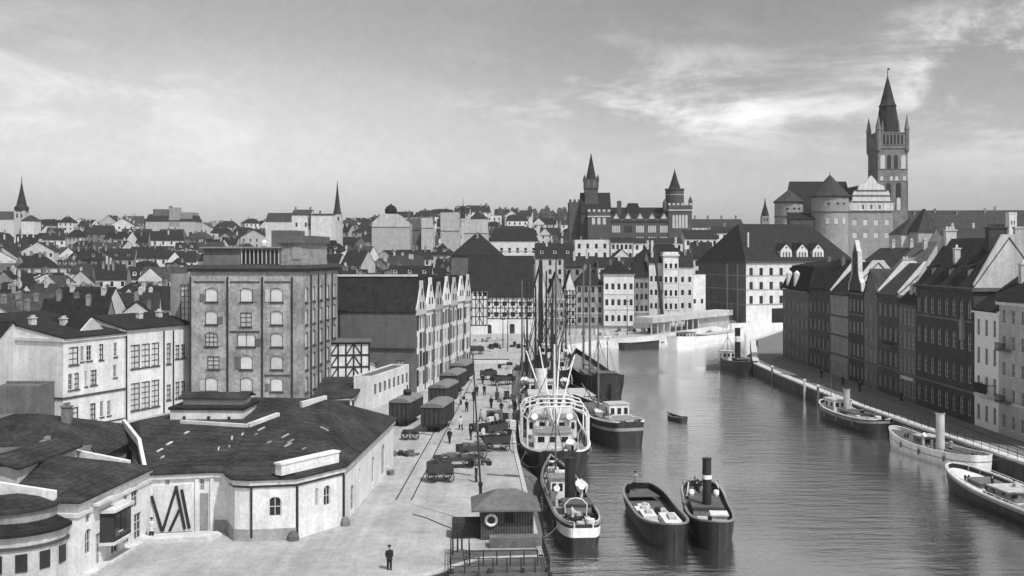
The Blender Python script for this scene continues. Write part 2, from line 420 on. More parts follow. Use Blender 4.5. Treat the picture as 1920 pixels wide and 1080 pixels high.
    for (fx, fy) in chims:
        x, y = fx * wd, fy * depth; zb = slope(x, y); c = MB()
        c.box(x - .4, x + .4, y - .32, y + .32, zb - .8, zb + chh); c.box(x - .48, x + .48, y - .4, y + .4, zb + chh, zb + chh + .15)
        c.box(x - .25, x - .02, y - .18, y + .18, zb + chh + .15, zb + chh + .4); c.box(x + .05, x + .28, y - .18, y + .18, zb + chh + .15, zb + chh + .45)
        c.build('chimney', M[chm], rob)
    if dormers and roof in ('gable_x', 'hip', 'mansard'):
        for i in range(dormers):
            x = wd * (i + .5) / dormers; y = depth * .16; zb = slope(x, y) if roof != 'mansard' else h + .8
            d = MB(); d.box(x - .65, x + .65, y - .5, y + 2.0, zb - .6, zb + 1.1)
            do = d.build('dormer', M['white2' if wall in ('white2', 'white', 'cream') else 'gray'], root)
            MB().slab([(x - .9, y - .75, zb + 1.0), (x, y - .75, zb + 1.75), (x, y + 2.4, zb + 1.75), (x - .9, y + 2.4, zb + 1.0)], .12).slab([(x, y - .75, zb + 1.75), (x + .9, y - .75, zb + 1.0), (x + .9, y + 2.4, zb + 1.0), (x, y + 2.4, zb + 1.75)], .12).xz([(x - .64, zb + 1.1), (x + .64, zb + 1.1), (x, zb + 1.6)], y - .5, y - .4).build('dormer_roof', M[rmat], do)
            MB().box(x - .35, x + .35, y - .53, y - .505, zb + .05, zb + .85).build('pane', M['glass'], do)
    root['wd'] = wd
    del root['wd']
    return root, wd
def timber(root, o, u, w, z0, z1, posts, rails, diag=True, m='dark', t=.2, mb=None):
    fr = MB(); inn = (-u[1], u[0]); off = -.035
    P3 = lambda a, z: (o[0] + u[0] * a + inn[0] * off, o[1] + u[1] * a + inn[1] * off, z)
    for i in range(posts + 1): a = .1 + (w - .2) * i / posts; fr.beam(P3(a, z0), P3(a, z1), t, .08)
    for k in range(rails + 1):
        z = z0 + (z1 - z0) * k / rails
        fr.beam(P3(0, z), P3(w, z), t, .1)
    if diag:
        for i in range(posts):
            if i % 3 != 1:
                a0 = .1 + (w - .2) * i / posts; a1 = .1 + (w - .2) * (i + 1) / posts
                if i % 2: a0, a1 = a1, a0
                for k in range(rails):
                    if (i + k) % 2 == 0 or posts < 7:
                        fr.beam(P3(a0, z0 + (z1 - z0) * k / rails), P3(a1, z0 + (z1 - z0) * (k + 1) / rails), t * .8, .06)
    return fr.build('timber_frame', M[m], root)
# ================================================================ SETTING
def axis(a, b, step, extra): return sorted(set([a + step * i for i in range(int((b - a) / step) + 1)] + extra))
xs = axis(-620, 620, 10, [-3400, -2000, -1200, -850, 850, 1200, 2000, 3400]); ys = axis(-40, 1250, 10, [-600, -150, 1500, 2000, 3000, 4000])
gm = MB(); gm.v = [(x, y, T(x, y)) for y in ys for x in xs]; nx = len(xs)
gm.f = [(j * nx + i, j * nx + i + 1, (j + 1) * nx + i + 1, (j + 1) * nx + i) for j in range(len(ys) - 1) for i in range(nx - 1)]
struct(gm.build('terrain', M['land'], smooth=True))
LQ = [(-300, 40), (-14, 68), (-6.5, 75.6), (-2.4, 80.0), (2.4, 80.6), (1.6, 100), (0.6, 124), (-.1, 170), (0, 214), (13.5, 265), (24, 282), (38, 294), (70, 345), (95, 362), (140, 372), (140, 420), (-300, 420)]
RQ = [(60, 40), (56.5, 105), (55.6, 116), (53, 144), (51, 171), (50.2, 200), (50.2, 222), (53.5, 238), (63, 282), (88, 335), (140, 350), (300, 360), (300, 40)]
struct(MB().prism(LQ, -5, 0).build('quay', M['quay']))
struct(MB().prism(RQ, -5, -.02).build('street', M['street']))
def strip(pts, wd, z0, z1):
    mb = MB()
    for (ax, ay), (bx, by) in zip(pts[:-1], pts[1:]):
        d = Vector((bx - ax, by - ay)).normalized(); n = Vector((-d.y, d.x)) * wd
        mb.prism([(ax, ay), (bx, by), (bx + n.x, by + n.y), (ax + n.x, ay + n.y)], z0, z1)
    return mb
struct(strip(LQ[1:15], .4, .006, .12).build('quay_kerb', M['canvas']))
struct(strip(RQ[0:10][::-1], 1.3, .006, .26).build('embankment_kerb', M['kerb']))
# band of sunlight on the right embankment, painted as a paler widening strip
struct(MB().prism([(57.2, 100), (59.0, 100), (57.4, 130), (54.4, 146), (53.5, 146), (54.6, 130)], -.01, .012).build('sunlight_strip', M['quay']))
struct(MB().prism([(60.2, 100), (62.6, 100), (59.9, 237), (58.6, 237)], -.01, .13).build('footway', M['street']))
# stone facing of the quays, set just proud of the fill
fac = MB()
for pts in (LQ[1:15], RQ[0:11][::-1]):
    for (ax, ay), (bx, by) in zip(pts[:-1], pts[1:]):
        d = Vector((bx - ax, by - ay)).normalized(); n = Vector((d.y, -d.x)) * .08
        fac.prism([(ax, ay), (bx, by), (bx + n.x, by + n.y), (ax + n.x, ay + n.y)], -4.5, -.1)
fac.build('quay_wall', M['qwall']); struct(bpy.data.objects['quay_wall'])
struct(strip([(13.5, 264.6), (24, 281.6), (38, 293.6), (70, 344.6), (95, 361.6)], -.25, -4, .3).build('far_quay_wall', M['kerb']))
# water
wmat = bpy.data.materials.new('river_water'); wmat.use_nodes = True
n = wmat.node_tree.nodes; l = wmat.node_tree.links; b = n['Principled BSDF']
b.inputs['Base Color'].default_value = (.90, .90, .90, 1); b.inputs['Roughness'].default_value = .05; b.inputs['IOR'].default_value = 1.6; b.inputs['Metallic'].default_value = .985
b.inputs['Specular IOR Level'].default_value = .5
geo = n.new('ShaderNodeNewGeometry')
def wn(sx, sy, s, det):
    mp = n.new('ShaderNodeMapping'); mp.inputs['Scale'].default_value = (sx, sy, 1); l.new(geo.outputs['Position'], mp.inputs[0])
    t = n.new('ShaderNodeTexNoise'); t.inputs['Scale'].default_value = s; t.inputs['Detail'].default_value = det; l.new(mp.outputs[0], t.inputs['Vector']); return t.outputs[0]
def wmath(op, a, c):
    k = n.new('ShaderNodeMath'); k.operation = op
    for i, x in enumerate((a, c)):
        if isinstance(x, (int, float)): k.inputs[i].default_value = x
        else: l.new(x, k.inputs[i])
    return k.outputs[0]
gust = n.new('ShaderNodeMapRange'); gust.inputs[1].default_value = .38; gust.inputs[2].default_value = .62; gust.inputs[3].default_value = .25; gust.inputs[4].default_value = 1.45
l.new(wn(1, .6, .035, 3), gust.inputs[0])
hsum = wmath('ADD', wmath('MULTIPLY', wn(.35, 1.5, .55, 3), 1.3), wmath('ADD', wmath('MULTIPLY', wn(.6, 1.6, 1.9, 3), .5), wmath('MULTIPLY', wn(.9, 1.3, 6.0, 3), .22)))
sx = n.new('ShaderNodeSeparateXYZ'); l.new(geo.outputs['Position'], sx.inputs[0])     # calmer lee water under the right bank
lee = n.new('ShaderNodeMapRange'); lee.interpolation_type = 'SMOOTHSTEP'; lee.inputs[1].default_value = 26; lee.inputs[2].default_value = 44; lee.inputs[3].default_value = 1.15; lee.inputs[4].default_value = .36
l.new(sx.outputs[0], lee.inputs[0])
bp = n.new('ShaderNodeBump'); bp.inputs['Distance'].default_value = .15; l.new(wmath('MULTIPLY', wmath('MULTIPLY', hsum, gust.outputs[0]), lee.outputs[0]), bp.inputs['Height'])
bp.inputs['Strength'].default_value = 1.0
l.new(bp.outputs[0], b.inputs['Normal'])
struct(MB().face([(-120, -80, WL), (200, -80, WL), (200, 400, WL), (-120, 400, WL)]).build('river_water', wmat))

# ================================================================ NEAR LEFT BUILDINGS
def poly_building(name, label, cat, pts, z1, wall, ops=None, below=.5, style='dark'):
    root = thing(name, label, cat, (pts[0][0], pts[0][1], 0)); mb = MB(); ox, oy = pts[0]
    k = len(pts)
    for i in range(k):
        a, b_ = pts[i], pts[(i + 1) % k]; ln = math.hypot(b_[0] - a[0], b_[1] - a[1]); u = ((b_[0] - a[0]) / ln, (b_[1] - a[1]) / ln)
        o = (a[0] - ox, a[1] - oy); q = (ops or {}).get(i, [])
        panel(mb, o, u, ln, -below, z1, q)
        for z in q: setwin(root, o, u, z, z[5] if len(z) > 5 else style)
    mb.build('wall', M[wall], root); return root, ox, oy
# --- low whitewashed quay hall with the big slate roof
Q = [(-29.6, 87.2), (-24.6, 88.3), (-23.6, 88.3), (-22.9, 86.6), (-22.2, 85.4), (-20.9, 85.1), (-17.4, 85.8), (-14.3, 90.4), (-12.9, 116), (-22, 121), (-40, 112), (-37.5, 104)]
ops = {0: [(1.2, 1.55, 4.0, 4.5, .15), (3.9, 4.3, 3.4, 4.4, .2)],
       5: [(1.45, 2.45, 1.9, 3.5, .45)],
       6: [(2.2, 2.55, 2.2, 3.7, .2), (3.2, 4.0, 2.0, 3.7, .4)],
       7: [(3.0, 4.4, .3, 2.6, .6, 'gloom'), (6.6, 7.3, 2.2, 3.4, .3), (13.0, 14.2, .6, 3.2, .5), (18.2, 20.2, .2, 3.4, .9)]}
hall, ox, oy = poly_building('quay_hall', 'long low whitewashed quay hall with dark slate roof dotted with skylights', 'hall', Q, 5.05, 'white', ops)
def off(pts, d):
    res = []; k = len(pts)
    for i in range(k):
        p, q, r = Vector(pts[i - 1]), Vector(pts[i]), Vector(pts[(i + 1) % k])
        n1 = Vector(((q - p).y, -(q - p).x)).normalized(); n2 = Vector(((r - q).y, -(r - q).x)).normalized(); m_ = (n1 + n2)
        res.append(q + m_ * (d / max(.4, 1 + n1.dot(n2))))
    return res
E = off(Q, .4); rel = lambda p, z: (p[0] - ox, p[1] - oy, z)
Ra, Rb, Rc, Rd = (-36, 103, 6.9), (-24.6, 99.5, 6.8), (-18.6, 106.5, 8.5), (-27, 112, 7.9)
rl = lambda p: rel(p, p[2]); ez = 5.1
rm = MB()
for f in ([rel(E[0], ez), rel(E[1], ez), rl(Rb), rl(Ra)], [rel(E[1], ez), rel(E[2], ez), rl(Rb)], [rel(E[2], ez), rel(E[3], ez), rl(Rb)], [rel(E[3], ez), rel(E[4], ez), rl(Rb)],
          [rel(E[4], ez), rel(E[5], ez), rl(Rb)], [rel(E[5], ez), rel(E[6], ez), rl(Rb)], [rel(E[6], ez), rel(E[7], ez), rl(Rc), rl(Rb)], [rel(E[7], ez), rel(E[8], ez), rl(Rc)],
          [rel(E[8], ez), rel(E[9], ez), rl(Rd), rl(Rc)], [rel(E[9], ez), rel(E[10], ez), rl(Rd)], [rel(E[10], ez), rel(E[11], ez), rl(Ra), rl(Rd)], [rel(E[11], ez), rel(E[0], ez), rl(Ra)],
          [rl(Ra), rl(Rb), rl(Rd)], [rl(Rb), rl(Rc), rl(Rd)]): rm.slab(f, .14)
hroof = rm.build('roof', M['slate'], hall)
cm = MB(); E2 = off(Q, .22)
for i in range(0, 8):
    a, b_, c_, d_ = Q[i], Q[i + 1], E2[i + 1], E2[i]
    cm.prism([rel(p, 0)[:2] for p in (a, b_, c_, d_)], 4.5, 4.86)
cm.build('cornice', M['trim'], hall)
dk = MB(); E3 = off(Q, .1)
for i in range(3, 7):
    a, b_, c_, d_ = Q[i], Q[i + 1], E3[i + 1], E3[i]; dk.prism([rel(p, 0)[:2] for p in (a, b_, c_, d_)], 4.28, 4.42)
dk.build('moulding', M['band'], hall)
pl = MB()
for i in range(1, 6):
    a, b_, c_, d_ = Q[i], Q[i + 1], E3[i + 1], E3[i]; pl.prism([rel(p, 0)[:2] for p in (a, b_, c_, d_)], -.2, .95)
pl.build('plinth', M['gray'], hall)
# parapet above the cornice of the bay
pa = MB(); d = (Vector(Q[7]) - Vector(Q[6])).normalized(); nn = Vector((-d.y, d.x))
p0 = Vector(Q[6]) - d * 1.3 + nn * .25; p1 = Vector(Q[7]) - d * .25 + nn * .25
pa.prism([rel(p, 0)[:2] for p in (p0, p1, p1 + nn * .7, p0 + nn * .7)], 5.3, 6.15); pa.prism([rel(p, 0)[:2] for p in (p0 - nn * .08 - d * .1, p1 - nn * .08 + d * .1, p1 + nn * .78 + d * .1, p0 + nn * .78 - d * .1)], 6.15, 6.3)
pa.build('parapet', M['white'], hall)
# corner buttresses, guard stones
for (x, y, s_) in ((-17.55, 85.55, .5), (-14.1, 90.2, .42)):
    MB().lathe([(s_, 0), (s_ * .95, .35), (s_ * .55, .7), (0, .8)], x - ox, y - oy, 10).build('guard_stone', M['dim'], hall)
for i, t_ in ((5, .02), (6, .01), (6, .99)):
    a, b_ = Vector(Q[i]), Vector(Q[i + 1]); u = (b_ - a).normalized(); o = Vector((u.y, -u.x)); p = a + (b_ - a) * t_
    MB().prism([rel(p + u * x_ + o * y_, 0)[:2] for x_, y_ in ((-.05, -.02), (.12, -.02), (.12, .14), (-.05, .14))], .3, 4.25).build('downpipe', M['dark'], hall)
# pilaster strips and gate timbers of the recessed wall
a, b_ = Vector(Q[0]), Vector(Q[1]); u = (b_ - a).normalized(); o = Vector((u.y, -u.x))
P3 = lambda s_, z, dd=.1: rel(a + u * s_ + o * dd, z)
for s0 in (3.55, 4.75):
    MB().prism([P3(s0, 0, .0)[:2], P3(s0 + .28, 0, .0)[:2], P3(s0 + .28, 0, .16)[:2], P3(s0, 0, .16)[:2]], 0, 4.45).build('pilaster', M['white'], hall)
for s0, z0, s1, z1 in ((.15, 3.2, .95, .3), (1.0, .25, 2.1, 3.9), (2.05, 3.9, 2.75, .35), (2.5, 3.6, 3.1, .4), (1.55, .25, 2.35, 2.0)):
    MB().beam(P3(s0, z0, .14), P3(s1, z1, .14), .21, .12).build('gate_brace', M['dark'], hall)
MB().prism([P3(.3, 0, .02)[:2], P3(3.3, 0, .02)[:2], P3(3.3, 0, .09)[:2], P3(.3, 0, .09)[:2]], .15, 4.0).build('gate', M['white2'], hall)
MB().prism([P3(3.95, 0, .02)[:2], P3(4.6, 0, .02)[:2], P3(4.6, 0, .08)[:2], P3(3.95, 0, .08)[:2]], .2, 3.2).build('door', M['gray'], hall)
# fire wall between the two low buildings, and raised ridge copings
def coping(name, pts, wd, hgt, m, par):
    mb = MB()
    for p, q in zip(pts[:-1], pts[1:]):
        p, q = Vector(rl(p)), Vector(rl(q)); d2 = (q - p); nv = Vector((-d2.y, d2.x, 0)).normalized() * wd / 2
        mb.slab([tuple(p - nv + Vector((0, 0, hgt))), tuple(q - nv + Vector((0, 0, hgt))), tuple(q + nv + Vector((0, 0, hgt))), tuple(p + nv + Vector((0, 0, hgt)))], hgt + .25)
    return mb.build(name, M[m], par)
coping('fire_wall', [(-38.4, 105.5, 6.2), (-33.2, 95, 6.1), (-30.1, 87.6, 4.9)], .3, .4, 'white', hall)
coping('ridge_coping', [(-24.6, 99.5, 6.8), (-22.4, 102.2, 7.42)], .5, .32, 'trim', hroof)
coping('ridge_coping', [(-20.6, 104.2, 8.2), (-18.6, 106.5, 8.5)], .4, .3, 'trim', hroof)
coping('ridge_coping', [(-31.5, 101.6, 6.86), (-24.6, 99.5, 6.8)], .4, .26, 'trim', hroof)
random.seed(5)
def hall_z(x, y):
    best = None
    for tri in ((E[0], E[1], Rb), (E[0], Rb, Ra), (E[5], E[6], Rb), (E[4], E[5], Rb), (E[1], E[2], Rb), (E[2], E[3], Rb), (E[3], E[4], Rb), (E[6], E[7], Rc), (E[6], Rc, Rb), (E[7], E[8], Rc)):
        P_ = [Vector((p[0], p[1], p[2] if len(p) > 2 else ez)) for p in tri]
        if pip(x, y, [(p.x, p.y) for p in P_]):
            nv = (P_[1] - P_[0]).cross(P_[2] - P_[0]); return P_[0].z - (nv.x * (x - P_[0].x) + nv.y * (y - P_[0].y)) / nv.z, nv.normalized() * (1 if nv.z > 0 else -1)
    return None
for px, py in ((300, 845), (318, 832), (410, 842), (435, 822), (455, 815), (480, 815), (535, 818), (545, 828), (570, 842), (505, 830), (540, 835), (350, 812), (490, 805), (608, 805), (430, 838), (305, 858)):
    Y = 95.0
    for _ in range(12):
        x = (px - 960) / F * Y; r_ = hall_z(x, Y)
        if not r_: break
        Y += (Z(py, Y) - r_[0]) * 2.7
    x = (px - 960) / F * Y; r_ = hall_z(x, Y)
    if not r_: continue
    z, nv = r_; side = Vector((-nv.y, nv.x, 0)); side = side.normalized() if side.length > 0.01 else Vector((1, 0, 0)); dn = nv.cross(side)
    c = Vector((x - ox, Y - oy, z)) + nv * .1; s_ = random.uniform(.05, .11); ln = random.uniform(.18, .5)
    MB().slab([tuple(c + side * s_ + dn * ln), tuple(c - side * s_ + dn * ln), tuple(c - side * s_ - dn * ln), tuple(c + side * s_ - dn * ln)][::-1], .16).build('skylight', M['gray' if random.random() < .35 else 'cream'], hroof)
# two-tier lantern on the roof
lan = ob('lantern', MB().box(-3.6, 3.5, -2.2, 2.4, 0, 1.5).mesh('lantern', M['white']), hall, (-29.3 - ox, 105 - oy, 6.4), R(-3))
MB().box(-3.75, 3.65, -2.35, 2.7, 1.5, 1.75).build('lantern_roof', M['roof'], lan)
MB().box(-3.0, 3.0, -.4, 2.2, 1.75, 2.4).build('upper_wall', M['cream'], lan)
MB().slab([(-3.4, -.7, 2.45), (3.4, -.7, 2.45), (3.4, .9, 2.85), (-3.4, .9, 2.85)], .15).slab([(-3.4, .9, 2.85), (3.4, .9, 2.85), (3.4, 2.6, 2.45), (-3.4, 2.6, 2.45)], .15).build('upper_roof', M['slate'], lan)
for x in (-2.2, .2, 2.2): MB().box(x - .12, x + .12, -2.32, -2.2, .1, .9).build('vent', M['dark'], lan)
# kerb in front of the gate recess
tag(MB().prism([(-30, 86.0), (-25.2, 86.9), (-24, 87.0), (-23.4, 86.2), (-24.2, 85.3), (-26.2, 84.9), (-28.2, 84.5), (-30.0, 84.2)], 0, .35).build('loading_step', M['kerb']), 'low pale stone loading step before the gate with crossed dark timbers', 'step')
# --- bottom-left white office
r_, wd = house('quay_office', 'white two storey quay office with dark glazed bay window at bottom left', 'office', (-30.6, 75.2), (-29.5, 87), 15, 0, 5.5, 'hip', 2.0, 'white', 'slate',
    wins={'front': [(1.0, 1.9, 1.4, 3.2, .3), (1.1, 1.8, 3.6, 4.7, .25), (2.6, 3.3, .2, 2.5, 0), (7.2, 8.2, .4, 2.3, 0), (8.9, 10.2, .3, 2.4, 0), (7.1, 7.7, 3.0, 4.5, 0), (8.4, 9.6, 2.9, 4.7, 0), (5.0, 6.2, .3, 1.5, 0)]},
    style='dark', cornice=('trim', .35, .18), bands=(4.35, ), chims=((.8, .5),))
bay = ob('bay_window', MB().prism([(3.5, -.95), (6.3, -.95), (6.7, -.01), (3.2, -.01)], 1.7, 3.9).mesh('bay_window', M['dframe']), r_)
for x0, x1 in ((3.6, 4.4), (4.5, 5.3), (5.4, 6.2)): MB().box(x0, x1, -1.0, -.97, 2.0, 3.7).build('pane', M['glass'], bay)
MB().prism([(3.3, -1.15), (6.5, -1.15), (6.9, -.02), (3.0, -.02)], 3.9, 4.1).build('bay_roof', M['trim'], bay)
MB().prism([(3.3, -1.1), (6.5, -1.1), (6.9, -.02), (3.0, -.02)], 1.52, 1.7).build('bay_sill', M['trim'], bay)
MB().box(4.1, 4.75, -1.04, -.98, 2.28, 2.36).build('sign_lettering', M['trim'], bay)
cp = MB(); cp.box(1.9, 4.6, -.6, -.12, 4.72, 4.9); cp.build('ledge', M['trim'], r_)
MB().prism([(-.2, -.75), (10.6, -.75), (11.6, -.45), (11.6, -.02), (-.2, -.02)], 0, .22).build('door_step', M['kerb'], r_)
# apse toward the viewer
ap = ob('apse', MB().lathe([(3.55, -.5), (3.55, 3.9), (3.45, 3.9)], 0, 0, 24).mesh('apse', M['cream']), r_); ap.location = (-.6, 4.2, 0)
MB().lathe([(3.85, 3.9), (3.85, 4.12), (2.75, 4.62)], 0, 0, 28).build('apse_roof', M['roof'], ap)
MB().lathe([(2.75, 4.5), (2.75, 5.35)], 0, 0, 28).build('drum', M['gray'], ap)
MB().lathe([(2.95, 5.3), (2.95, 5.45), (1.6, 5.9), (0, 6.1)], 0, 0, 28).build('drum_roof', M['slate'], ap)
MB().lathe([(3.68, 3.0), (3.68, 3.2), (3.55, 3.2)], 0, 0, 24).build('moulding', M['band'], ap)
for t_ in (190, 215, 240, 265):
    MB().prism([(3.56 * math.cos(R(t_ + d_)), 3.56 * math.sin(R(t_ + d_))) for d_ in (-6, 6)] + [(3.62 * math.cos(R(t_ + d_)), 3.62 * math.sin(R(t_ + d_))) for d_ in (6, -6)], 1.5, 2.7).build('window', M['glass'], ap)
coping2 = MB(); coping2.slab([(10.5, 1.2, 6.3), (10.9, 1.2, 6.3), (11.2, 8, 7.4), (10.8, 8, 7.4)], 1.2); coping2.build('parapet', M['white'], r_)
mon = ob('roof_monitor', MB().box(1.6, 10.2, 5.4, 9.2, 6.2, 7.5).mesh('roof_monitor', M['cream']), r_)
MB().slab([(1.2, 5.1, 7.5), (10.6, 5.1, 7.5), (10.6, 7.3, 8.1), (1.2, 7.3, 8.1)], .16).slab([(1.2, 7.3, 8.1), (10.6, 7.3, 8.1), (10.6, 9.6, 7.5), (1.2, 9.6, 7.5)], .16).build('monitor_roof', M['slate'], mon)
MB().slab([(-.3, 1.6, 6.25), (.1, 1.6, 6.25), (.1, 9, 7.2), (-.3, 9, 7.2)], .9).build('parapet', M['white'], r_)
# dark roofed sheds left and behind
house('warehouse', 'wide dark hip roofed shed beyond the quay office at far left', 'shed', (-54, 91), (-35.8, 91.5), 16, 0, 5.3, 'hip', 2.6, 'gray', 'slate', chims=((.7, .5),))
house('warehouse', 'small dark roofed lean-to shed between quay office and hall', 'shed', (-44, 84), (-34.5, 85.5), 6, 0, 5.4, 'gable_x', 1.5, 'cream', 'felt')
# --- white warehouse facing the quay
u_ = (.386, .922); base = (-57.3, 136.1); at = lambda t: (base[0] + u_[0] * t, base[1] + u_[1] * t)
wop = [(1.0, 2.6, 8.6, 10.9, 0, 'bright'), (3.0, 3.5, 8.9, 10.9, 0), (4.0, 4.9, 8.9, 10.9, 0), (6.2, 7.0, 8.8, 10.9, 0, 'bright'), (8.9, 9.5, 9.0, 10.9, 0),
       (.9, 1.6, 5.4, 7.5, 0), (1.9, 2.7, 5.4, 7.5, 0, 'bright'), (3.7, 4.1, 5.6, 7.6, 0), (4.7, 5.8, 5.6, 7.6, 0, 'mid'), (8.8, 9.4, 6.2, 7.9, 0),
       (1.0, 2.6, .9, 3.1, 0, 'bright'), (4.6, 5.6, 1.0, 3.2, 0, 'mid'), (6.4, 7.0, 1.2, 3.3, 0), (7.7, 8.3, 1.2, 3.2, 0)]
wh, wd = house('warehouse', 'white plastered warehouse with blank end wall and broad dark roof', 'warehouse', at(0), at(10.9), 30, 0, 12.1, 'gable_x', 2.6, 'white', 'roof', wins={'front': wop}, style='dark',
    cornice=('trim', .4, .2), bands=(4.3,), bandmat='band', chims=((.2, .25), (.55, .2)), sill='dark', chm='chimw', chh=1.0)
MB().box(-.05, wd + .05, -.06, -.003, .3, .5).build('moulding', M['band'], wh)
MB().xz([(5.2, 12.6), (9.4, 12.6), (7.3, 14.3)], 2.2, 2.5).build('roof_gablet', M['cream'], wh); MB().xz([(5.1, 12.6), (9.5, 12.6), (7.3, 14.45)], 2.51, 9).build('gablet_roof', M['roof'], wh)
w2 = []
for (a, b_) in ((1.1, 2.9), (3.2, 4.9), (5.2, 6.8)):
    w2.append((a, b_, 7.0, 10.3, 0)); w2.append((a, b_, 1.2, 5.0, 0))
w2 += [(8.3, 9.2, 7.0, 10.0, 0), (10.2, 11.1, 7.6, 9.6, 0), (11.4, 12.4, 7.6, 9.6, 0), (8.3, 9.2, 1.8, 4.0, 0), (10.2, 11.1, 1.8, 4.2, 0), (11.4, 12.4, 1.8, 4.2, 0)]
wh2, wd2 = house('warehouse', 'white warehouse with tall bright windows between blank walled warehouse and granary', 'warehouse', at(11.0), at(24.6), 12, 0, 12.5, 'gable_x', 1.6, 'white', 'roof', wins={'front': w2}, style='bright',
    cornice=('trim', .35, .18), chims=((.5, .3), (.8, .3)), chm='chimw', chh=.9, sill='dark')
for x in (.12, 7.6, 9.6): MB().box(x, x + .16, -.16, -.003, 0, 11.8).build('downpipe', M['dark'], wh2)
house('annex', 'low grey painted annex below blank wall of the white warehouse', 'annex', (-76, 131.5), (-58.6, 131.5), 5.2, 0, 6.4, 'flat', .25, 'dim', 'felt')
house('annex', 'pale walled low yard building under the grey annex', 'annex', (-74, 118), (-57, 121), 6, 0, 3.2, 'gable_x', 1.0, 'cream', 'felt')
house('house', 'narrow pale house with four stacked dark windows at left edge', 'house', (-73, 133.5), (-64.6, 133.8), 9, 0, 12.0, 'gable_x', 2, 'white2', 'roof', wins={'front': dict(n=3, rows=5, ww=.6, wh=1.3, z0=1.2, dz=2.2)}, style='dark')
# --- tall brick granary
gw = 17.1; gops = []
rowsz = [2.9, 6.1, 9.4, 12.6, 15.9]
for ci, uc in enumerate((3.2, 8.4, 12.9)):
    for ri, z in enumerate(rowsz):
        if ci == 0 and ri in (1,): gops.append((uc - .6, uc + 1.2, z, z + 1.9, 0, 'mid')); continue
        if ci == 1 and ri == 3: gops.append((uc - .9, uc + .8, z - .3, z + 1.8, 0, 'mid')); continue
        wv = 1.9 if ri != 2 or ci != 1 else 2.7
        gops.append((round(uc - wv / 2, 3), round(uc + wv / 2, 3), z, z + 2.1, .45, 'shutter' if not (ci == 0 and ri == 2) else 'mid'))
gr, gwd = house('granary', 'tall square brick granary with rows of pale shuttered windows and flat roof', 'granary', (-47.0, 155.6), (-30.3, 154.4), 21.5, 0, 20.6, 'flat', .15, 'brick', 'felt', below=1,
    wins={'front': gops, 'right': dict(n=5, rows=5, ww=1.7, wh=2.3, z0=2.6, dz=3.3, arch=.4)}, style={'front': 'shutter', 'right': 'shutter'}, sill='dark')
random.seed(9)
for q in gops:
    if random.random() < .75: sd = random.choice((-1, -1, 1)); x = q[0] - .75 if sd < 0 else q[1] + .05; MB().box(x, x + .7, -.07, -.003, q[2] + .1, q[3] - random.choice((.2, .5, .9))).build('open_shutter', M[random.choice(('graywall', 'cream', 'gray', 'dim'))], gr)
for x in (.02, 5.55, 10.7, 15.1): MB().box(x, x + .2, -.2, -.003, 0, 19.6).build('downpipe', M['dark'], gr)
c = MB(); c.box(-.5, gwd + .5, -.5, 22, 20.75, 21.3); c.box(-.3, gwd + .3, -.3, 21.8, 20.3, 20.74); c.build('cornice', M['band'], gr)
c = MB()
for x0, x1 in ((.6, 5.2), (6.0, 10.4), (11.1, 14.9)): c.box(x0, x1, -.09, -.003, 18.75, 18.95)
c.box(6.0, 10.4, -.09, -.003, 11.5, 11.75); c.box(11.1, 14.9, -.09, -.003, 5.2, 5.4); c.build('moulding', M['band'], gr)
for y in (4.2, 8.6, 13, 17.3): MB().box(gwd + .003, gwd + .2, y, y + .2, 0, 19.8).build('downpipe', M['dark'], gr)
ph = ob('penthouse', MB().box(.9, 12.6, 3, 12, 21.3, 23.75).mesh('penthouse', M['dim']), gr)
MB().box(.5, 12.75, 2.5, 12.5, 23.75, 23.95).build('penthouse_roof', M['gray'], ph)
for i in range(9): MB().box(6.9 + i * .62, 7.3 + i * .62, 2.9, 2.995, 21.5, 23.4).build('window', M['glass'], ph)
for i in range(10): MB().box(6.7 + i * .62, 6.84 + i * .62, 2.82, 2.99, 21.4, 23.6).build('pilaster', M['cream'], ph)
ph2 = ob('head_house', MB().box(12.3, 16.8, 3.4, 14, 21.3, 24.5).mesh('head_house', M['brick']), gr)
MB().box(11.4, 17.2, 3, 14.5, 24.5, 25.6).build('head_house_roof', M['felt'], ph2)
MB().box(8.4, 12.2, 12.3, 18, 21.3, 26.6).build('lift_house', M['graywall'], gr)
MB().box(14.2, 15.6, 3.3, 3.39, 22.1, 24).build('shutter', M['gray'], ph2)
MB().lathe([(.0, 23.95), (.45, 24.1), (.5, 24.6), (.3, 25.0), (0, 25.1)], 9.5, 5, 12).build('roof_vent', M['white'], ph)
# stair wing left of the granary with the tall glazed window
house('stair_wing', 'narrow grey stair wing with tall barred window left of the brick granary', 'wing', (-51.4, 160.5), (-47.3, 159.2), 8, 0, 19.6, 'flat', .3, 'gray', 'felt',
      wins={'front': [(1.7, 3.7, 8.6, 18.3, 0)]}, style='bright')  # panes coloured pale so the window looks lit
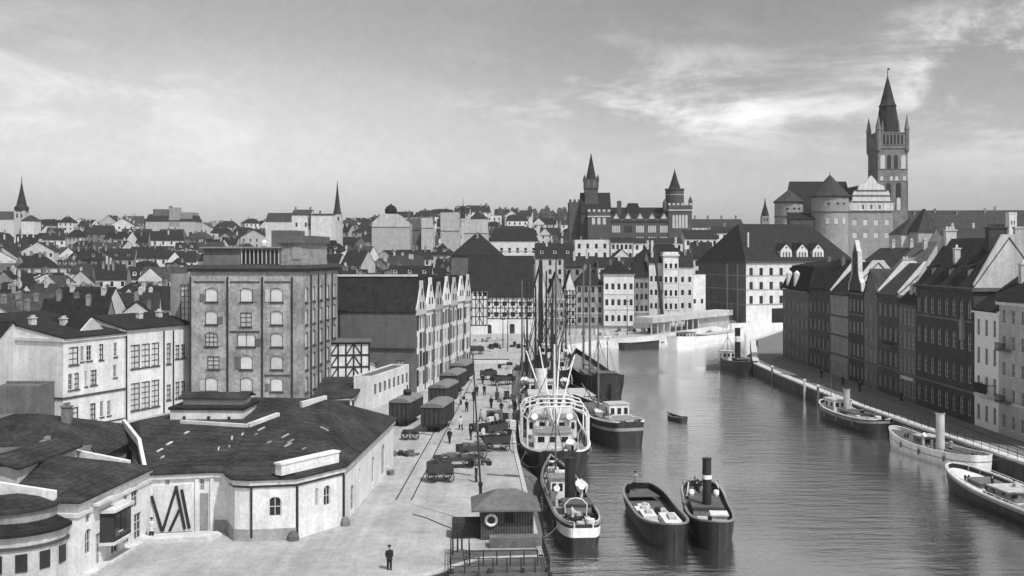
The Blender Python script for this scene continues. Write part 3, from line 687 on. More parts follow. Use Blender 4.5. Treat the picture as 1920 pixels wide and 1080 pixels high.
# --- half-timbered store, long white quay side shed, canopy
ht, wd = house('store', 'half timbered store with white infill right of the brick granary', 'store', (-29.3, 171.5), (-23.0, 172.5), 30, 0, 8.6, 'shed', .8, 'white', 'felt',
      wins={'right': dict(n=8, rows=2, ww=1.5, wh=1.6, z0=2.2, dz=3.1)}, style='mid')
timber(ht, (0, 0), (1, 0), wd, 2.8, 8.5, 5, 3, t=.26)
house('lean_to', 'lower white lean-to on quay end of half timbered store', 'lean-to', (-22.6, 176), (-20.4, 194), 2.0, 0, 4.9, 'shed', .9, 'white', 'felt', wins={'front': dict(n=6, rows=1, ww=1.6, wh=1.7, z0=1.8, dz=3)}, style='mid')
house('goods_shed', 'long low white goods shed along rail track beside freight wagon', 'shed', (-20.6, 158), (-16.9, 175), 3.0, 0, 4.6, 'flat', .2, 'white', 'felt', wins={'front': dict(n=8, rows=1, ww=1.1, wh=1.5, z0=2.0, dz=3)}, style='mid')
cn = thing('canopy', 'dark sloping canopy on posts between granary and goods shed', 'canopy', (-25.5, 158, 0))
MB().slab([(-3.6, -4.2, 1.9), (2.6, -3.6, 2.3), (3.6, 7.2, 3.9), (-3.6, 7.2, 3.9)], .3).build('roof', M['slate'], cn)
for x, y, z in ((-3.2, -3.6, 1.6), (-.6, -3.4, 1.8), (2.1, -3.2, 2.0), (3.0, 6.5, 3.4), (2.6, 2, 2.8)): MB().tube((x, y, 0), (x, y, z + .2), .16, .16, 8).build('post', M['white'], cn)
# --- row of gabled granaries along the rail track
ga = Vector((-15.8, 175)); gb = Vector((-8.4, 214)); du = (gb - ga).normalized(); ng = 7; seg = (gb - ga).length / ng
mains = []
for i in range(ng):
    a = ga + du * seg * i; b_ = ga + du * (seg * (i + 1) - .06)
    dep = 36 if i == 0 else 30
    hh = 13.4 + (.4 if i % 2 else 0) + i * .12
    words = ['nearest gabled granary with long grey blind side wall and dark roof', 'second gabled granary from the near end of the white row', 'third gabled granary from the near end of the white row',
             'middle gabled granary of the white row beside the freight wagons', 'third gabled granary from the far end of the white row', 'second gabled granary from the far end of the white row', 'farthest gabled granary at the end of the white row']
    ops = grid_ops((b_ - a).length, 3, 4, 1.25, 2.0, 1.2, 3.05)
    ops = [q + ((random.choice(['far', 'gloom', 'far', 'far', 'bright', 'mid']),)) for q in ops]
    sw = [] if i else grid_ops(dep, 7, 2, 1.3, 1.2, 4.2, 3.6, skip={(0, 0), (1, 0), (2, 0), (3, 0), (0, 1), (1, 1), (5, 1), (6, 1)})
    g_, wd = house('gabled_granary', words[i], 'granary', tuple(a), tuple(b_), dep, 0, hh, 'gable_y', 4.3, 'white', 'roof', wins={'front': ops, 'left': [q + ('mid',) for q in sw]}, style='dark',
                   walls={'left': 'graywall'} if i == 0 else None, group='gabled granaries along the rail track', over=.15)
    mains.append(g_)
    for k in range(4): MB().box(wd * k / 3 - .11 + (.12 if k == 0 else -.12 if k == 3 else 0), wd * k / 3 + .11 + (.12 if k == 0 else -.12 if k == 3 else 0), -.12, -.003, 0, hh + (1.2 if 0 < k < 3 else -.4)).build('pilaster', M['trim' if k % 3 else 'dim'], g_)
    hw = wd / 2; hh0 = hh; pk = random.uniform(-.5, .5); out = [(-.02, hh - .6), (wd + .02, hh - .6), (wd + .02, hh + .5), (wd * .90, hh + 1.2), (wd * .64, hh + 3.7), (wd * .62, hh + 4.6 + pk), (wd * .38, hh + 4.6 + pk), (wd * .36, hh + 3.7), (wd * .10, hh + 1.2), (-.02, hh + .5)]
    MB().xz(out, -.3, -.004).build('gable_front', M[('cream', 'white', 'gray', 'white', 'cream', 'white', 'cream')[i]], g_)
    for (x, z) in ((hw - .9, hh + .4), (hw + .9, hh + .4), (hw, hh + 2.6)): MB().box(x - .35, x + .35, -.34, -.303, z, z + 1.1).build('hatch', M['dark'], g_)
    for q in ops:
        if random.random() < .62: MB().box(q[0] - .1, q[1] + .1, -.07, -.003, q[2] - .1, q[3] + random.choice((.1, .1, .5))).build('loading_hatch', M[random.choice(('dim', 'dark', 'gray', 'graywall'))], g_)
    if i == 0:
        MB().box(-.3, -.003, -.05, dep, 7.3, 7.5).build('moulding', M['band'], g_)
        MB().box(-.18, -.003, 13, 13.2, 4, 13).build('downpipe', M['dark'], g_)
# front store: the big dark roof facing the viewer between brick granary and gables
fs, wd = house('granary', 'grey blind walled granary with broad dark roof right of brick granary', 'granary', (-33.5, 177.5), (-16.6, 177.2), 14, 0, 13.6, 'gable_x', 5.2, 'graywall', 'roof',
   wins={'front': [(14.0, 15.2, 9.4, 10.4, 0), (12.0, 13.0, 9.4, 10.4, 0), (14.0, 15.2, 5.4, 6.8, 0), (3.2, 4.4, 11.4, 12.4, 0), (5.4, 6.4, 9.5, 10.4, 0)]}, style='mid', cornice=('band', .4, .2))
MB().box(-.2, wd + .2, 6.6, 7.4, 19.0, 19.35).build('ridge_coping', M['trim'], fs)
MB().box(9.0, 9.2, -.18, -.003, 0, 13.1).build('downpipe', M['dark'], fs)

# ================================================================ RIGHT ROW
xr = lambda Y: 62.2 - (Y - 130) * .0215
def rrow(Yn, Yf, **k): return dict(A=(xr(Yf), Yf), B=(xr(Yn), Yn + .04), z0=0, cat='house', group=None, **k)
def rwin(n, rows, ww, wh, z0, dz, arch=0, skip=()): return dict(n=n, rows=rows, ww=ww, wh=wh, z0=z0, dz=dz, arch=arch, skip=skip)
def gable_wall(root, wd, depth, h, rh, m='cream', far=True, stepped=False):
    """raised light gable end walls with copings, on the side facing the viewer"""
    for x0, x1 in ((wd - .32, wd + .03),) + (((-.03, .32),) if far else ()):
        pr = [(0, h - .5), (depth, h - .5), (depth, h + .5), (depth / 2 + 1, h + rh + .55), (depth / 2 - 1, h + rh + .55), (0, h + .5)]
        MB().yz(pr, x0, x1).build('gable_wall', M[m], root)
def box_chim(root, x, y, z0, z1, sx, sy, m='chim', pots=2):
    c = MB(); c.box(x - sx / 2, x + sx / 2, y - sy / 2, y + sy / 2, z0, z1); c.box(x - sx / 2 - .1, x + sx / 2 + .1, y - sy / 2 - .1, y + sy / 2 + .1, z1, z1 + .2)
    for i in range(pots):
        t_ = (i + .5) / pots - .5; c.box(x - .14, x + .14, y + t_ * sy * .9 - .14, y + t_ * sy * .9 + .14, z1 + .2, z1 + .65)
    return c.build('chimney', M[m], root)
r1, wd = house('town_house', 'grey narrow house with corbelled balconies at right edge', **rrow(124, 135.9, depth=14, h=17.0, roof='gable_x', rh=3.5, wall='cream', rmat='roof', style='dark',
     wins={'front': rwin(5, 5, .9, 1.75, 1.0, 3.3)}, cornice=('trim', .5, .35), bands=(4.1,), sill='trim', chims=((.3, .4),)))
for z in (4.2, 10.7):
    bl = ob('balcony', MB().box(.8, 3.4, -1.0, -.003, z, z + .25).mesh('balcony', M['dim']), r1)
    rail = MB(); rail.box(.8, 3.4, -1.0, -.94, z + 1.0, z + 1.08)
    for i in range(14): rail.box(.82 + i * .19, .87 + i * .19, -.99, -.95, z + .25, z + 1.0)
    rail.build('railing', M['iron'], bl)
r2, wd = house('town_house', 'narrow white four storey house with dark tiled roof on right bank', **rrow(136, 142.8, depth=16, h=15.6, roof='gable_x', rh=5.6, wall='paint', rmat='roof', style='dark',
     wins={'front': rwin(3, 4, .85, 2.2, .9, 3.75)}, cornice=('paint', .45, .3), bands=(4.0,)))
bl = ob('balcony', MB().box(2.3, 5.6, -1.1, -.003, 4.55, 4.8).mesh('balcony', M['trim']), r2)
rl_ = MB()
for i in range(17): rl_.box(2.34 + i * .2, 2.42 + i * .2, -1.09, -1.03, 4.8, 6.0)
rl_.box(2.3, 5.6, -1.1, -1.02, 6.0, 6.1); rl_.box(2.3, 2.36, -1.02, 0, 5.9, 6.0); rl_.box(5.54, 5.6, -1.02, 0, 5.9, 6.0); rl_.build('railing', M['iron'], bl)
box_chim(r2, 3, 5, 18, 21.5, .8, .8, 'chimw', 1)
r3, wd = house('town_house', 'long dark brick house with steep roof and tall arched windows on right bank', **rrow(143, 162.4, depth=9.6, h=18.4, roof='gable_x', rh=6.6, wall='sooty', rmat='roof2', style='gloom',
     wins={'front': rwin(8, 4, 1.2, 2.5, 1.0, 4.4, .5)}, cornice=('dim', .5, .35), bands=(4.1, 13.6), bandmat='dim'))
gable_wall(r3, wd, 9.6, 18.4, 6.6, 'cream')
MB().box(wd - .6, wd + .06, 5.6, 7.0, 20, 26.3).box(wd - .7, wd + .12, 5.5, 7.1, 26.3, 26.6).build('chimney', M['cream'], r3)
box_chim(r3, wd - 3.2, 4.6, 22, 26.4, 1.0, 2.6, 'sooty', 5); box_chim(r3, 1.0, 4.8, 22, 26.4, .9, 1.6, 'chimw', 3); box_chim(r3, wd * .45, 2.4, 20, 23.6, .7, .8, 'chimw', 1)
for i in range(3):
    x = 3 + i * 6; do = MB().box(x - .7, x + .7, .9, 3.6, 18.8, 21.0).build('dormer', M['dim'], r3)
    MB().slab([(x - .9, .7, 21.0), (x + .9, .7, 21.0), (x + .9, 4.2, 22.4), (x - .9, 4.2, 22.4)], .14).build('dormer_roof', M['roof'], do); MB().box(x - .4, x + .4, .86, .895, 19.6, 20.7).build('pane', M['glass'], do)
MB().box(wd - 3.6, wd - 2.6, -.4, -.003, 11.2, 13.0).xz([(wd - 3.75, 13.0), (wd - 2.45, 13.0), (wd - 3.1, 14.2)], -.45, -.003).build('niche', M['gray'], r3)
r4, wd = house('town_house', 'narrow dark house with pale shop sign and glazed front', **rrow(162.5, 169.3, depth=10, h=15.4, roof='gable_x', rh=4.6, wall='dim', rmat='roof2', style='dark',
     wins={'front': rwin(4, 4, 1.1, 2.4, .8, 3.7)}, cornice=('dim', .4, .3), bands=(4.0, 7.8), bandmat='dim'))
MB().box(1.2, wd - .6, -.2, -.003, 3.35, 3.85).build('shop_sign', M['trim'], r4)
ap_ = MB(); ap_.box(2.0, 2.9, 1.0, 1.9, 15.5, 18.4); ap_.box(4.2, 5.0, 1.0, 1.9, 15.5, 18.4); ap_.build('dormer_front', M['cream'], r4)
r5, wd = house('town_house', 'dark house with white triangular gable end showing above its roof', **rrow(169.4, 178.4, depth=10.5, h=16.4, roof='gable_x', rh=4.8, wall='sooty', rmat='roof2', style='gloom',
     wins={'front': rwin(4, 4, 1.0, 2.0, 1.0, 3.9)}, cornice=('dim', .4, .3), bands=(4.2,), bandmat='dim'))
gable_wall(r5, wd, 10.5, 16.4, 4.8, 'white', True)
bl = ob('balcony', MB().box(5.0, 8.2, -1.0, -.003, 8.0, 8.25).mesh('balcony', M['dim']), r5)
rr = MB(); rr.box(5.0, 8.2, -1.0, -.93, 8.9, 9.0)
for i in range(13): rr.box(5.02 + i * .245, 5.08 + i * .245, -.99, -.94, 8.25, 8.9)
rr.build('railing', M['iron'], bl)
random.seed(8)
for i in range(9): 
    x = 5.2 + i * .34; fb = MB()
    for k in range(14): 
        px_, pz_ = x + random.uniform(-.2, .2), 9.1 + random.uniform(-.15, .3); fb.face([(px_, -1.05, pz_), (px_ + .15, -1.1, pz_ + .05), (px_ + .05, -1.0, pz_ + .2)])
    fb.build('flower_box', M['trim'], bl)
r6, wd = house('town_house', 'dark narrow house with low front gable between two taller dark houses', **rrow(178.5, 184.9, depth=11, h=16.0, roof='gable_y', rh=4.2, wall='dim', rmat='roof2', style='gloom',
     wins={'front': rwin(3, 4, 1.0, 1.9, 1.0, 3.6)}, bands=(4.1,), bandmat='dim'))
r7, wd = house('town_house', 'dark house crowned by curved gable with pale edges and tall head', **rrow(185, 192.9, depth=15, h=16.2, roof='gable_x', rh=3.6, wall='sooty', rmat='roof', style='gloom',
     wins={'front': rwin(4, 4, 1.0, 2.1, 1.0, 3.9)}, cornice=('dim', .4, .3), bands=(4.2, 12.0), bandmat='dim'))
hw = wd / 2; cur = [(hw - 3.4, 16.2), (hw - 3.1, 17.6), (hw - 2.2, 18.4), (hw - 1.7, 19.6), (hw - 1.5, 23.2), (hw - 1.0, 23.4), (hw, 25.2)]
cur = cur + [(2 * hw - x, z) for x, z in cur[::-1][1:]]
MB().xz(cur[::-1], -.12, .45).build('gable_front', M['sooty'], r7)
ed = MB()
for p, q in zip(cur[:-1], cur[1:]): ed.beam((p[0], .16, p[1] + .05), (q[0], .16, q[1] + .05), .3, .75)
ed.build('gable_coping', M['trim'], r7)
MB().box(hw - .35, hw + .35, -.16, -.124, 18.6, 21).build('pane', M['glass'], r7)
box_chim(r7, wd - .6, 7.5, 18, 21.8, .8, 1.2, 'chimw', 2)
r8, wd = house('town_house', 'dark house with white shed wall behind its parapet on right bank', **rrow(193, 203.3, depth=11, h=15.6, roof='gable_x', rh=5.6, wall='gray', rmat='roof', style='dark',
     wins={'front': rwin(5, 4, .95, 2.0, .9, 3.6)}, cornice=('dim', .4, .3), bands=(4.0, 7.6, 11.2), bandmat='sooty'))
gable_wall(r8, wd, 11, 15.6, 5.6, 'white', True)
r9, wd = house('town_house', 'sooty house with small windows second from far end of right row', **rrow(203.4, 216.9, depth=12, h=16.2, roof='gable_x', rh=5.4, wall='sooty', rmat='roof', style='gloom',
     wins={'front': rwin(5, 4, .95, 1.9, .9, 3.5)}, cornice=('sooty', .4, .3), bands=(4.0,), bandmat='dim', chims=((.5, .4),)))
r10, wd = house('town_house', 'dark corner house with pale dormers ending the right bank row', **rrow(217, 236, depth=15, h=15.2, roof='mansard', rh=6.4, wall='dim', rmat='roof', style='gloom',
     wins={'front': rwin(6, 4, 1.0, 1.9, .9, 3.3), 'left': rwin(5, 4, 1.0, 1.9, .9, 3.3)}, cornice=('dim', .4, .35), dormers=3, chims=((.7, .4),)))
for (x, z0) in ((3.2, 14), (8.8, 14)):
    MB().box(x, x + 1.2, -.1, .9, 15.22, 18.4).lathe([(.7, 18.4), (.62, 18.8), (0, 19.4)], x + .6, .4, 10).build('dormer_front', M['white'], r10)
# light houses and roofs rising behind the row
house('rear_house', 'light house whose tall blank gable with battlemented chimney rises behind dark row', 'house', (79, 155), (80.5, 143.5), 16, 0, 21.5, 'gable_x', 7.4, 'cream', 'roof', chims=((.1, .5), (.9, .35)), chm='chimw', chh=2.4)
house('rear_house', 'grey roofed rear house with white chimney behind long dark house', 'house', (80, 170), (81, 158), 14, 0, 21, 'gable_x', 5, 'cream', 'roof2', chims=((.5, .3), (.8, .5)), chm='chimw', chh=2.5)
house('rear_house', 'low roofed rear house with arched white dormer behind right bank row', 'house', (78, 200), (79, 176), 14, 0, 19.2, 'gable_x', 4.0, 'cream', 'roof2', chims=((.3, .5), (.75, .4)), chm='chimw', chh=1.8)
house('rear_house', 'pale rear house with broad roof near end of right bank row', 'house', (75, 236), (75, 210), 13, 0, 19.0, 'gable_x', 5.0, 'white2', 'roof2', chims=((.3, .5), (.7, .5)), chm='chimw')
house('rear_house', 'light rear house at right edge behind white bank house', 'house', (82, 142), (83, 126), 15, 0, 19.5, 'gable_x', 6, 'cream', 'roof', chims=((.2, .5),), chm='chimw', chh=2.4)
house('rear_house', 'mid grey broad roof rising behind curved gable house on right bank', 'house', (72.5, 208), (72.5, 183), 14, 0, 18.4, 'gable_x', 6.6, 'cream', 'felt', chims=((.25, .4), (.6, .5), (.85, .3)), chm='chimw', chh=1.8, dormers=2)
# ================================================================ MIDDLE: far quay houses
def mid(px0, px1, Y, pe, name, label, **k):
    A, B = XY(px0, Y), XY(px1, Y + k.pop('dy', 0)); k.setdefault('cat', 'house')
    return house(name, label, A=A, B=B, z0=0, h=Z(pe, Y), **k)
mid(1080, 1131, 338, 532, 'town_house', 'grey three storey house with dark hip roof on far quay', depth=14, roof='hip', rh=5, wall='gray', wins={'front': rwin(4, 4, 1.0, 1.7, 1, 3.2)}, chims=((.4, .5),), bands=(3.9,))
mid(1132, 1189, 336, 513, 'town_house', 'white three storey house with flat eaves on far quay', depth=14, roof='hip', rh=4, wall='white', wins={'front': rwin(5, 3, .95, 1.9, 1.6, 5.0)}, bands=(5.2, 10.0), cornice=('trim', .5, .3), chims=((.3, .5), (.7, .5)))
mid(1190, 1216, 337, 518, 'town_house', 'narrow grey house between white three storey house and white house with big chimney', depth=13, roof='gable_x', rh=4.5, wall='gray', wins={'front': rwin(3, 4, .8, 1.7, 1.2, 3.6)}, bands=(4.3,), bandmat='trim')
mid(1217, 1243, 338, 492, 'town_house', 'white house with big pale chimney stack behind leaning dark crane mast', depth=13, roof='gable_x', rh=4, wall='white2', wins={'front': rwin(3, 4, .8, 1.7, 1.2, 4.3)}, chims=((.3, .2),), chm='chimw', chh=5)
mid(1244, 1272, 336, 477, 'town_house', 'tall white house with flat parapet and narrow windows on far quay', depth=13, roof='flat', rh=.8, wall='white', wins={'front': rwin(3, 5, .8, 1.8, 1.2, 4.2)}, bands=(5.0, 9.2, 13.6, 18.0), cornice=('trim', .5, .35))
mid(1273, 1300, 342, 500, 'town_house', 'pale house with dark roof right of tall white parapet house', depth=13, roof='gable_x', rh=4.5, wall='white2', wins={'front': rwin(2, 4, .9, 1.7, 1.2, 4.2)}, chims=((.6, .4),))
mid(1296, 1323, 352, 518, 'town_house', 'small blank white house beside dark sided hall with gabled dormers', depth=12, roof='flat', rh=.5, wall='white', wins={'front': rwin(2, 2, .9, 1.5, 2.2, 4.2)}, dy=2)
bwg, wd = mid(1058, 1080, 334, 545, 'town_house', 'narrow black and white half timbered gable house on far quay', depth=14, roof='gable_y', rh=5.8, wall='white', wins={'front': rwin(2, 4, .8, 1.2, 1.0, 2.6)})
timber(bwg, (0, 0), (1, 0), wd, .5, Z(545, 334), 4, 5, t=.22)
for i, (a, b_, pk) in enumerate(((999, 1028, 497), (1029, 1058, 512))):
    mid(a, b_, 322, 552, 'gabled_store', ['pale brick gabled store right of long half timbered store', 'narrow gabled store left of black and white gable house'][i], depth=18, roof='gable_y', rh=Z(pk, 322) - Z(552, 322), wall='gray' if i else 'cream', rmat='roof',
        wins={'front': rwin(3, 4, .8, 1.2, 1.4, 2.7)}, bands=(3.2, 6.0, 9.0), group=None, cat='store')
lh, wd = mid(876, 1001, 306, 556, 'store', 'long half timbered store under huge dark roof at far end of quay', depth=22, roof='gable_x', rh=11.5, wall='white', rmat='roof', wins={'front': grid_ops(19.1, 8, 2, 1.3, 1.35, 4.8, 3.1) + [(5.2, 7.0, 0, 2.6, .5), (12.2, 13.6, 0, 2.8, .5)]}, cat='store')
timber(lh, (0, 0), (1, 0), wd, 4.3, 10.4, 16, 4, t=.2)
sgb, wd = house('store_gable', 'dark roofed hoist dormer block at left end of half timbered store', 'house', XY(877, 303), XY(914, 303), 6, 0, 12.5, 'gable_x', 2.2, 'white', 'roof', wins={'front': rwin(4, 1, .9, 1.2, 10.8, 1)})
timber(sgb, (0, 0), (1, 0), wd, 2.6, 12.4, 5, 4, t=.22)
# the huge hall with hipped roof and three gabled dormers
A, B = (76.8, 350), (116, 362)
bh, wd = house('river_hall', 'huge light hall with steep dark hipped roof and three white gabled dormers', 'hall', A, B, 34, 0, 20.4, 'hip', 12.6, 'white2', 'roof', hipin=6.5,
   wins={'front': grid_ops(41, 11, 3, 1.3, 2.6, 6.4, 4.6) + [(9.5, 14, 0, 4.8, 0)]}, walls={'left': 'dim', 'right': 'dim', 'back': 'white2'}, bandmat='gray', bands=(15.5, 10.9, 6.0), cornice=('band', .6, .4))  # end walls get a darker colour that paints in the shade
for i in range(3):
    x = 16 + i * 6.1; y = 1.6
    d_ = MB().box(x - 2.1, x + 2.1, y, y + 6, 20.8, 24.2).xz([(x - 2.1, 24.2), (x + 2.1, 24.2), (x, 26.2)], y, y + .3).build('dormer', M['white'], bh)
    MB().slab([(x - 2.5, y - .3, 24.0), (x, y - .3, 26.5), (x, y + 8, 26.5), (x - 2.5, y + 8, 24.0)], .15).slab([(x, y - .3, 26.5), (x + 2.5, y - .3, 24.0), (x + 2.5, y + 8, 24.0), (x, y + 8, 26.5)], .15).build('dormer_roof', M['roof'], d_)
    MB().lathe([(0, 0), (.35, 0)], 0, 0, 10).build('vent', M['glass'], d_, loc=(x, y - .02, 24.9)).rotation_euler = (R(90), 0, 0)
    for dx in (-1.1, 0, 1.1): MB().box(x + dx - .3, x + dx + .3, y - .03, y - .003, 21.6, 23.4).build('window', M['dim'], d_)
for y in (5, 12): MB().box(-.35, -.003, y, y + .6, .5, 19.6).build('pilaster', M['gray'], bh)
MB().box(4.0, 4.5, 6.0, 6.5, 24, 30).build('chimney', M['chimw'], bh)
# landing pavilion with white fascia in front of it
pv = thing('landing_pavilion', 'long low landing shed with white fascia and open posts on far quay', 'shed', (39.6, 300, 0), math.atan2(344 - 300, 72.5 - 39.6))
pl_ = 52
MB().box(0, pl_, 0, 6, 3.3, 4.9).build('roof', M['cream'], pv)
MB().box(30, pl_, 1.2, 5.6, 0, 3.3).build('wall', M['gray'], pv)
for i in range(9): MB().box(i * 3.6 + .2, i * 3.6 + .5, .5, .8, 0, 3.3).build('post', M['white2'], pv)
MB().box(8, 14, 2, 5.6, 0, 3.3).build('kiosk', M['cream'], pv)

# ================================================================ SKYLINE LANDMARKS
def tower_box(mb, x, y, hw, z0, z1): return mb.box(x - hw, x + hw, y - hw, y + hw, z0, z1)
def spire(mb, prof, x=0, y=0, n=8): return mb.lathe(prof, x, y, n, ph=math.pi / n)
def arch_win(par, x, y, z, w_, h_, m='glass', name='window', d=.06):
    pts = [(x - w_ / 2, z), (x + w_ / 2, z), (x + w_ / 2, z + h_ - w_ / 2)] + [(x + w_ / 2 * math.cos(R(a)), z + h_ - w_ / 2 + w_ / 2 * math.sin(R(a))) for a in (30, 60, 90, 120, 150)] + [(x - w_ / 2, z + h_ - w_ / 2)]
    return MB().xz(pts, y - d, y - .004).build(name, M[m], par)
# ---- castle
Yc = 480; k = Yc / F
X0, zz = lambda px: (px - 960) * k, lambda py: Z(py, Yc)
ct = thing('castle_tower', 'tall dark Gothic castle tower with four pinnacles and steep octagonal spire', 'tower', (X0(1676), Yc + 8, 0))
hw = 28 * k
tb = MB(); tower_box(tb, 0, 0, hw, 10, zz(277)); tb.build('shaft', M['tbrick'], ct)
g_ = ob('gallery', tower_box(MB(), 0, 0, hw + .25, zz(277), zz(247)).mesh('gallery', M['tbrick']), ct)
for i in range(6): arch_win(g_, -hw * .6 + i * hw * .24, -hw - .25, zz(270), hw * .16, 4.4, 'glass', 'opening')
MB().box(-hw - .4, hw + .4, -hw - .4, hw + .4, zz(250), zz(248)).build('moulding', M['dim'], g_)
MB().box(-hw - .4, hw + .4, -hw - .4, hw + .4, zz(272), zz(270.5)).build('moulding', M['dim'], g_)
for s_ in (-1, 1):
    for t_ in (-1, 1):
        MB().lathe([(.2, zz(288)), (1.1, zz(281)), (1.1, zz(243)), (1.3, zz(242)), (.05, zz(213))], s_ * (hw - .25), t_ * (hw - .25), 8).build('pinnacle', M['tbrick'], ct)
sp = MB(); hs = hw * .82
spire(sp, [(hs, zz(247)), (hs * .66, zz(197)), (hs * .72, zz(195)), (hs * .58, zz(189)), (.22, zz(138)), (.1, zz(132))]); sp.build('spire', M['slate'], ct)
for s_ in (-1, 1):
    for t_ in (-1, 1): MB().lathe([(.55, zz(247)), (.55, zz(232)), (0, zz(222))], s_ * hw * .55, t_ * hw * .55, 6).build('pinnacle', M['tbrick'], ct)
MB().tube((0, 0, zz(137)), (0, 0, zz(122)), .14).box(-.05, .9, -.04, .04, zz(126), zz(122)).lathe([(0, zz(131)), (.4, zz(130)), (0, zz(129))], 0, 0, 8).build('weather_vane', M['iron'], ct)
sh = ct.children[0]
for x in (-.72, .74): arch_win(sh, x * hw * .95, -hw, zz(316), hw * .3, 25 * k * 1.05, 'trim')
for x in (-.26, .2): arch_win(sh, x * hw, -hw, zz(316), hw * .26, 25 * k * 1.05, 'glass')
for x in (-.75, -.1, .25, .78): arch_win(sh, x * hw, -hw, zz(338), hw * .2, 2.0, 'trim')
for x in (-.3, .38): arch_win(sh, x * hw, -hw, zz(394), hw * .38, 52 * k, 'glass')
arch_win(sh, .38 * hw, -hw - .07, zz(394), hw * .26, 24 * k, 'trim')
for py in (316.5, 339, 278): MB().box(-hw - .12, hw + .12, -hw - .12, hw + .12, zz(py) - .3, zz(py)).build('moulding', M['dim'], sh)
for x in (-.98, -.5, .0, .56, .98): MB().box(x * hw - .22, x * hw + .22, -hw - .14, -hw - .003, zz(394), zz(342)).build('pilaster', M['dim'], sh)
def round_tower(name, label, pxc, r, py_apex, py_eave, py_b, m='stone', Y=Yc - 6):
    kk = Y / F; t = thing(name, label, 'tower', ((pxc - 960) * kk, Y, 0)); z = lambda p: Z(p, Y); r = r * kk
    MB().lathe([(r, 8), (r, z(py_eave))], 0, 0, 32).build('wall', M[m], t, True)
    MB().lathe([(r + .22, z(py_b) - .5), (r + .22, z(py_b)), (r, z(py_b) + .02)], 0, 0, 32).build('moulding', M['dim'], t)
    MB().lathe([(r, z(py_eave) - .6), (r + 1.0, z(py_eave)), (0, z(py_apex))], 0, 0, 12).build('roof', M['roof2'], t)
    MB().tube((0, 0, z(py_apex) - .3), (0, 0, z(py_apex) + 1.2), .12).build('finial', M['iron'], t)
    for a in (250, 278, 300):
        o = MB().box(-.55, .55, -.08, .3, -.4, .4).build('loophole', M['glass'], t); o.location = (r * math.cos(R(a)), r * math.sin(R(a)), (z(py_eave) + z(py_b)) / 2); o.rotation_euler = (0, 0, R(a + 90))
    for a in (246, 272, 300):
        o = MB().box(-.8, .8, -.08, .3, -1.2, 1.2).build('window', M['trim'], t); o.location = (r * math.cos(R(a)), r * math.sin(R(a)), z(py_b) - 4.4); o.rotation_euler = (0, 0, R(a + 90))
    return t
round_tower('round_tower', 'massive round castle tower with wide conical roof beside stepped gable', 1556, 34, 327, 369, 397)
round_tower('round_tower', 'smaller round castle tower with low conical roof left of the massive one', 1479, 26, 355, 379, 405, 'gray', Yc + 6)
cw, wd = house('castle_wing', 'castle wing with white scrolled gable and four storeys of pale windows', 'castle', XY(1592, Yc), XY(1674, Yc), 40, 10, zz(395) - 10, 'gable_y', 12.2, 'stone', 'roof', below=4,
   wins={'front': [q + ('farbright',) for q in grid_ops(82 * k, 4, 3, 2.0, 2.6, zz(446) - 10, 19.2 * k * 1.25, margin=2.6)]})
hw2 = wd / 2; gl = [(-.2, zz(395) - 10.6), (wd + .2, zz(395) - 10.6)]
prof_ = [(1.0, 395), (1.02, 378), (.86, 376), (.86, 366), (.78, 358), (.62, 357), (.58, 349), (.4, 346), (.3, 344), (.2, 338), (.0, 329)]
P_ = [(hw2 + hw2 * f, zz(p) - 10) for f, p in prof_]; P_ = P_ + [(2 * hw2 - x, z) for x, z in P_[::-1][1:]]
gb_ = MB().xz(P_, -.6, .6).build('scroll_gable', M['white2'], cw)
for py in (378, 366.5, 357): MB().box(hw2 - hw2 * 1.02 * (1 if py > 370 else .84 if py > 360 else .7), hw2 + hw2 * 1.02 * (1 if py > 370 else .84 if py > 360 else .7), -.85, -.604, zz(py) - 10.25, zz(py) - 9.8).build('moulding', M['dim'], gb_)
for f in (-.9, -.58, -.2, .2, .58, .9): MB().box(hw2 + f * hw2 - .3, hw2 + f * hw2 + .3, -.75, -.604, zz(395) - 10, zz(379) - 10).build('pilaster', M['trim'], gb_)
for f in (-.38, 0, .38): MB().box(hw2 + f * hw2 - .5, hw2 + f * hw2 + .5, -.64, -.604, zz(392) - 10, zz(384) - 10).build('window', M['dim'], gb_)
house('castle_wing', 'plain dark roofed castle link between two round towers', 'castle', XY(1492, Yc + 8), XY(1600, Yc + 8), 22, 10, zz(392) - 10, 'gable_x', 13.5, 'gray', 'roof', below=4)
house('castle_wing', 'lower dark castle lean-to wall between round towers', 'castle', XY(1482, Yc - 9), XY(1532, Yc - 9), 6, 10, zz(412) - 10, 'shed', 3, 'sooty', 'roof', below=4)
house('castle_wing', 'very long dark roofed castle range running right from the tall tower', 'castle', XY(1700, Yc + 6), XY(1990, Yc + 2), 17, 10, zz(430) - 10, 'gable_x', zz(393) - zz(430), 'stone', 'roof2', below=4, chims=((.08, .4), (.22, .45), (.36, .4), (.55, .45), (.62, .5)), wins={'front': rwin(14, 2, 1.8, 2.6, 3.0, 4.6)})
for i, (px, py0, py1, wv) in enumerate(((1896, 398, 468, 11),)):
    b_ = thing('chimney_tower', 'square white turret with battlements rising before the long castle roof', 'tower', (*XY(px, 330), 0)); kk = 330 / F
    MB().box(-wv * kk / 2 * 1.3, wv * kk / 2 * 1.3, -1.2, 1.2, 5, Z(py0 + 6, 330)).build('shaft', M['white'], b_)
    for dx in (-1, -.33, .33, 1): MB().box(dx * 1.0 - .22, dx * 1.0 + .22, -1.2, 1.2, Z(py0 + 6, 330), Z(py0, 330)).build('merlon', M['white'], b_)
    for dx in (-.4, .4): MB().box(dx - .15, dx + .15, -1.24, -1.203, Z(py0 + 24, 330), Z(py0 + 16, 330)).build('window', M['glass'], b_)
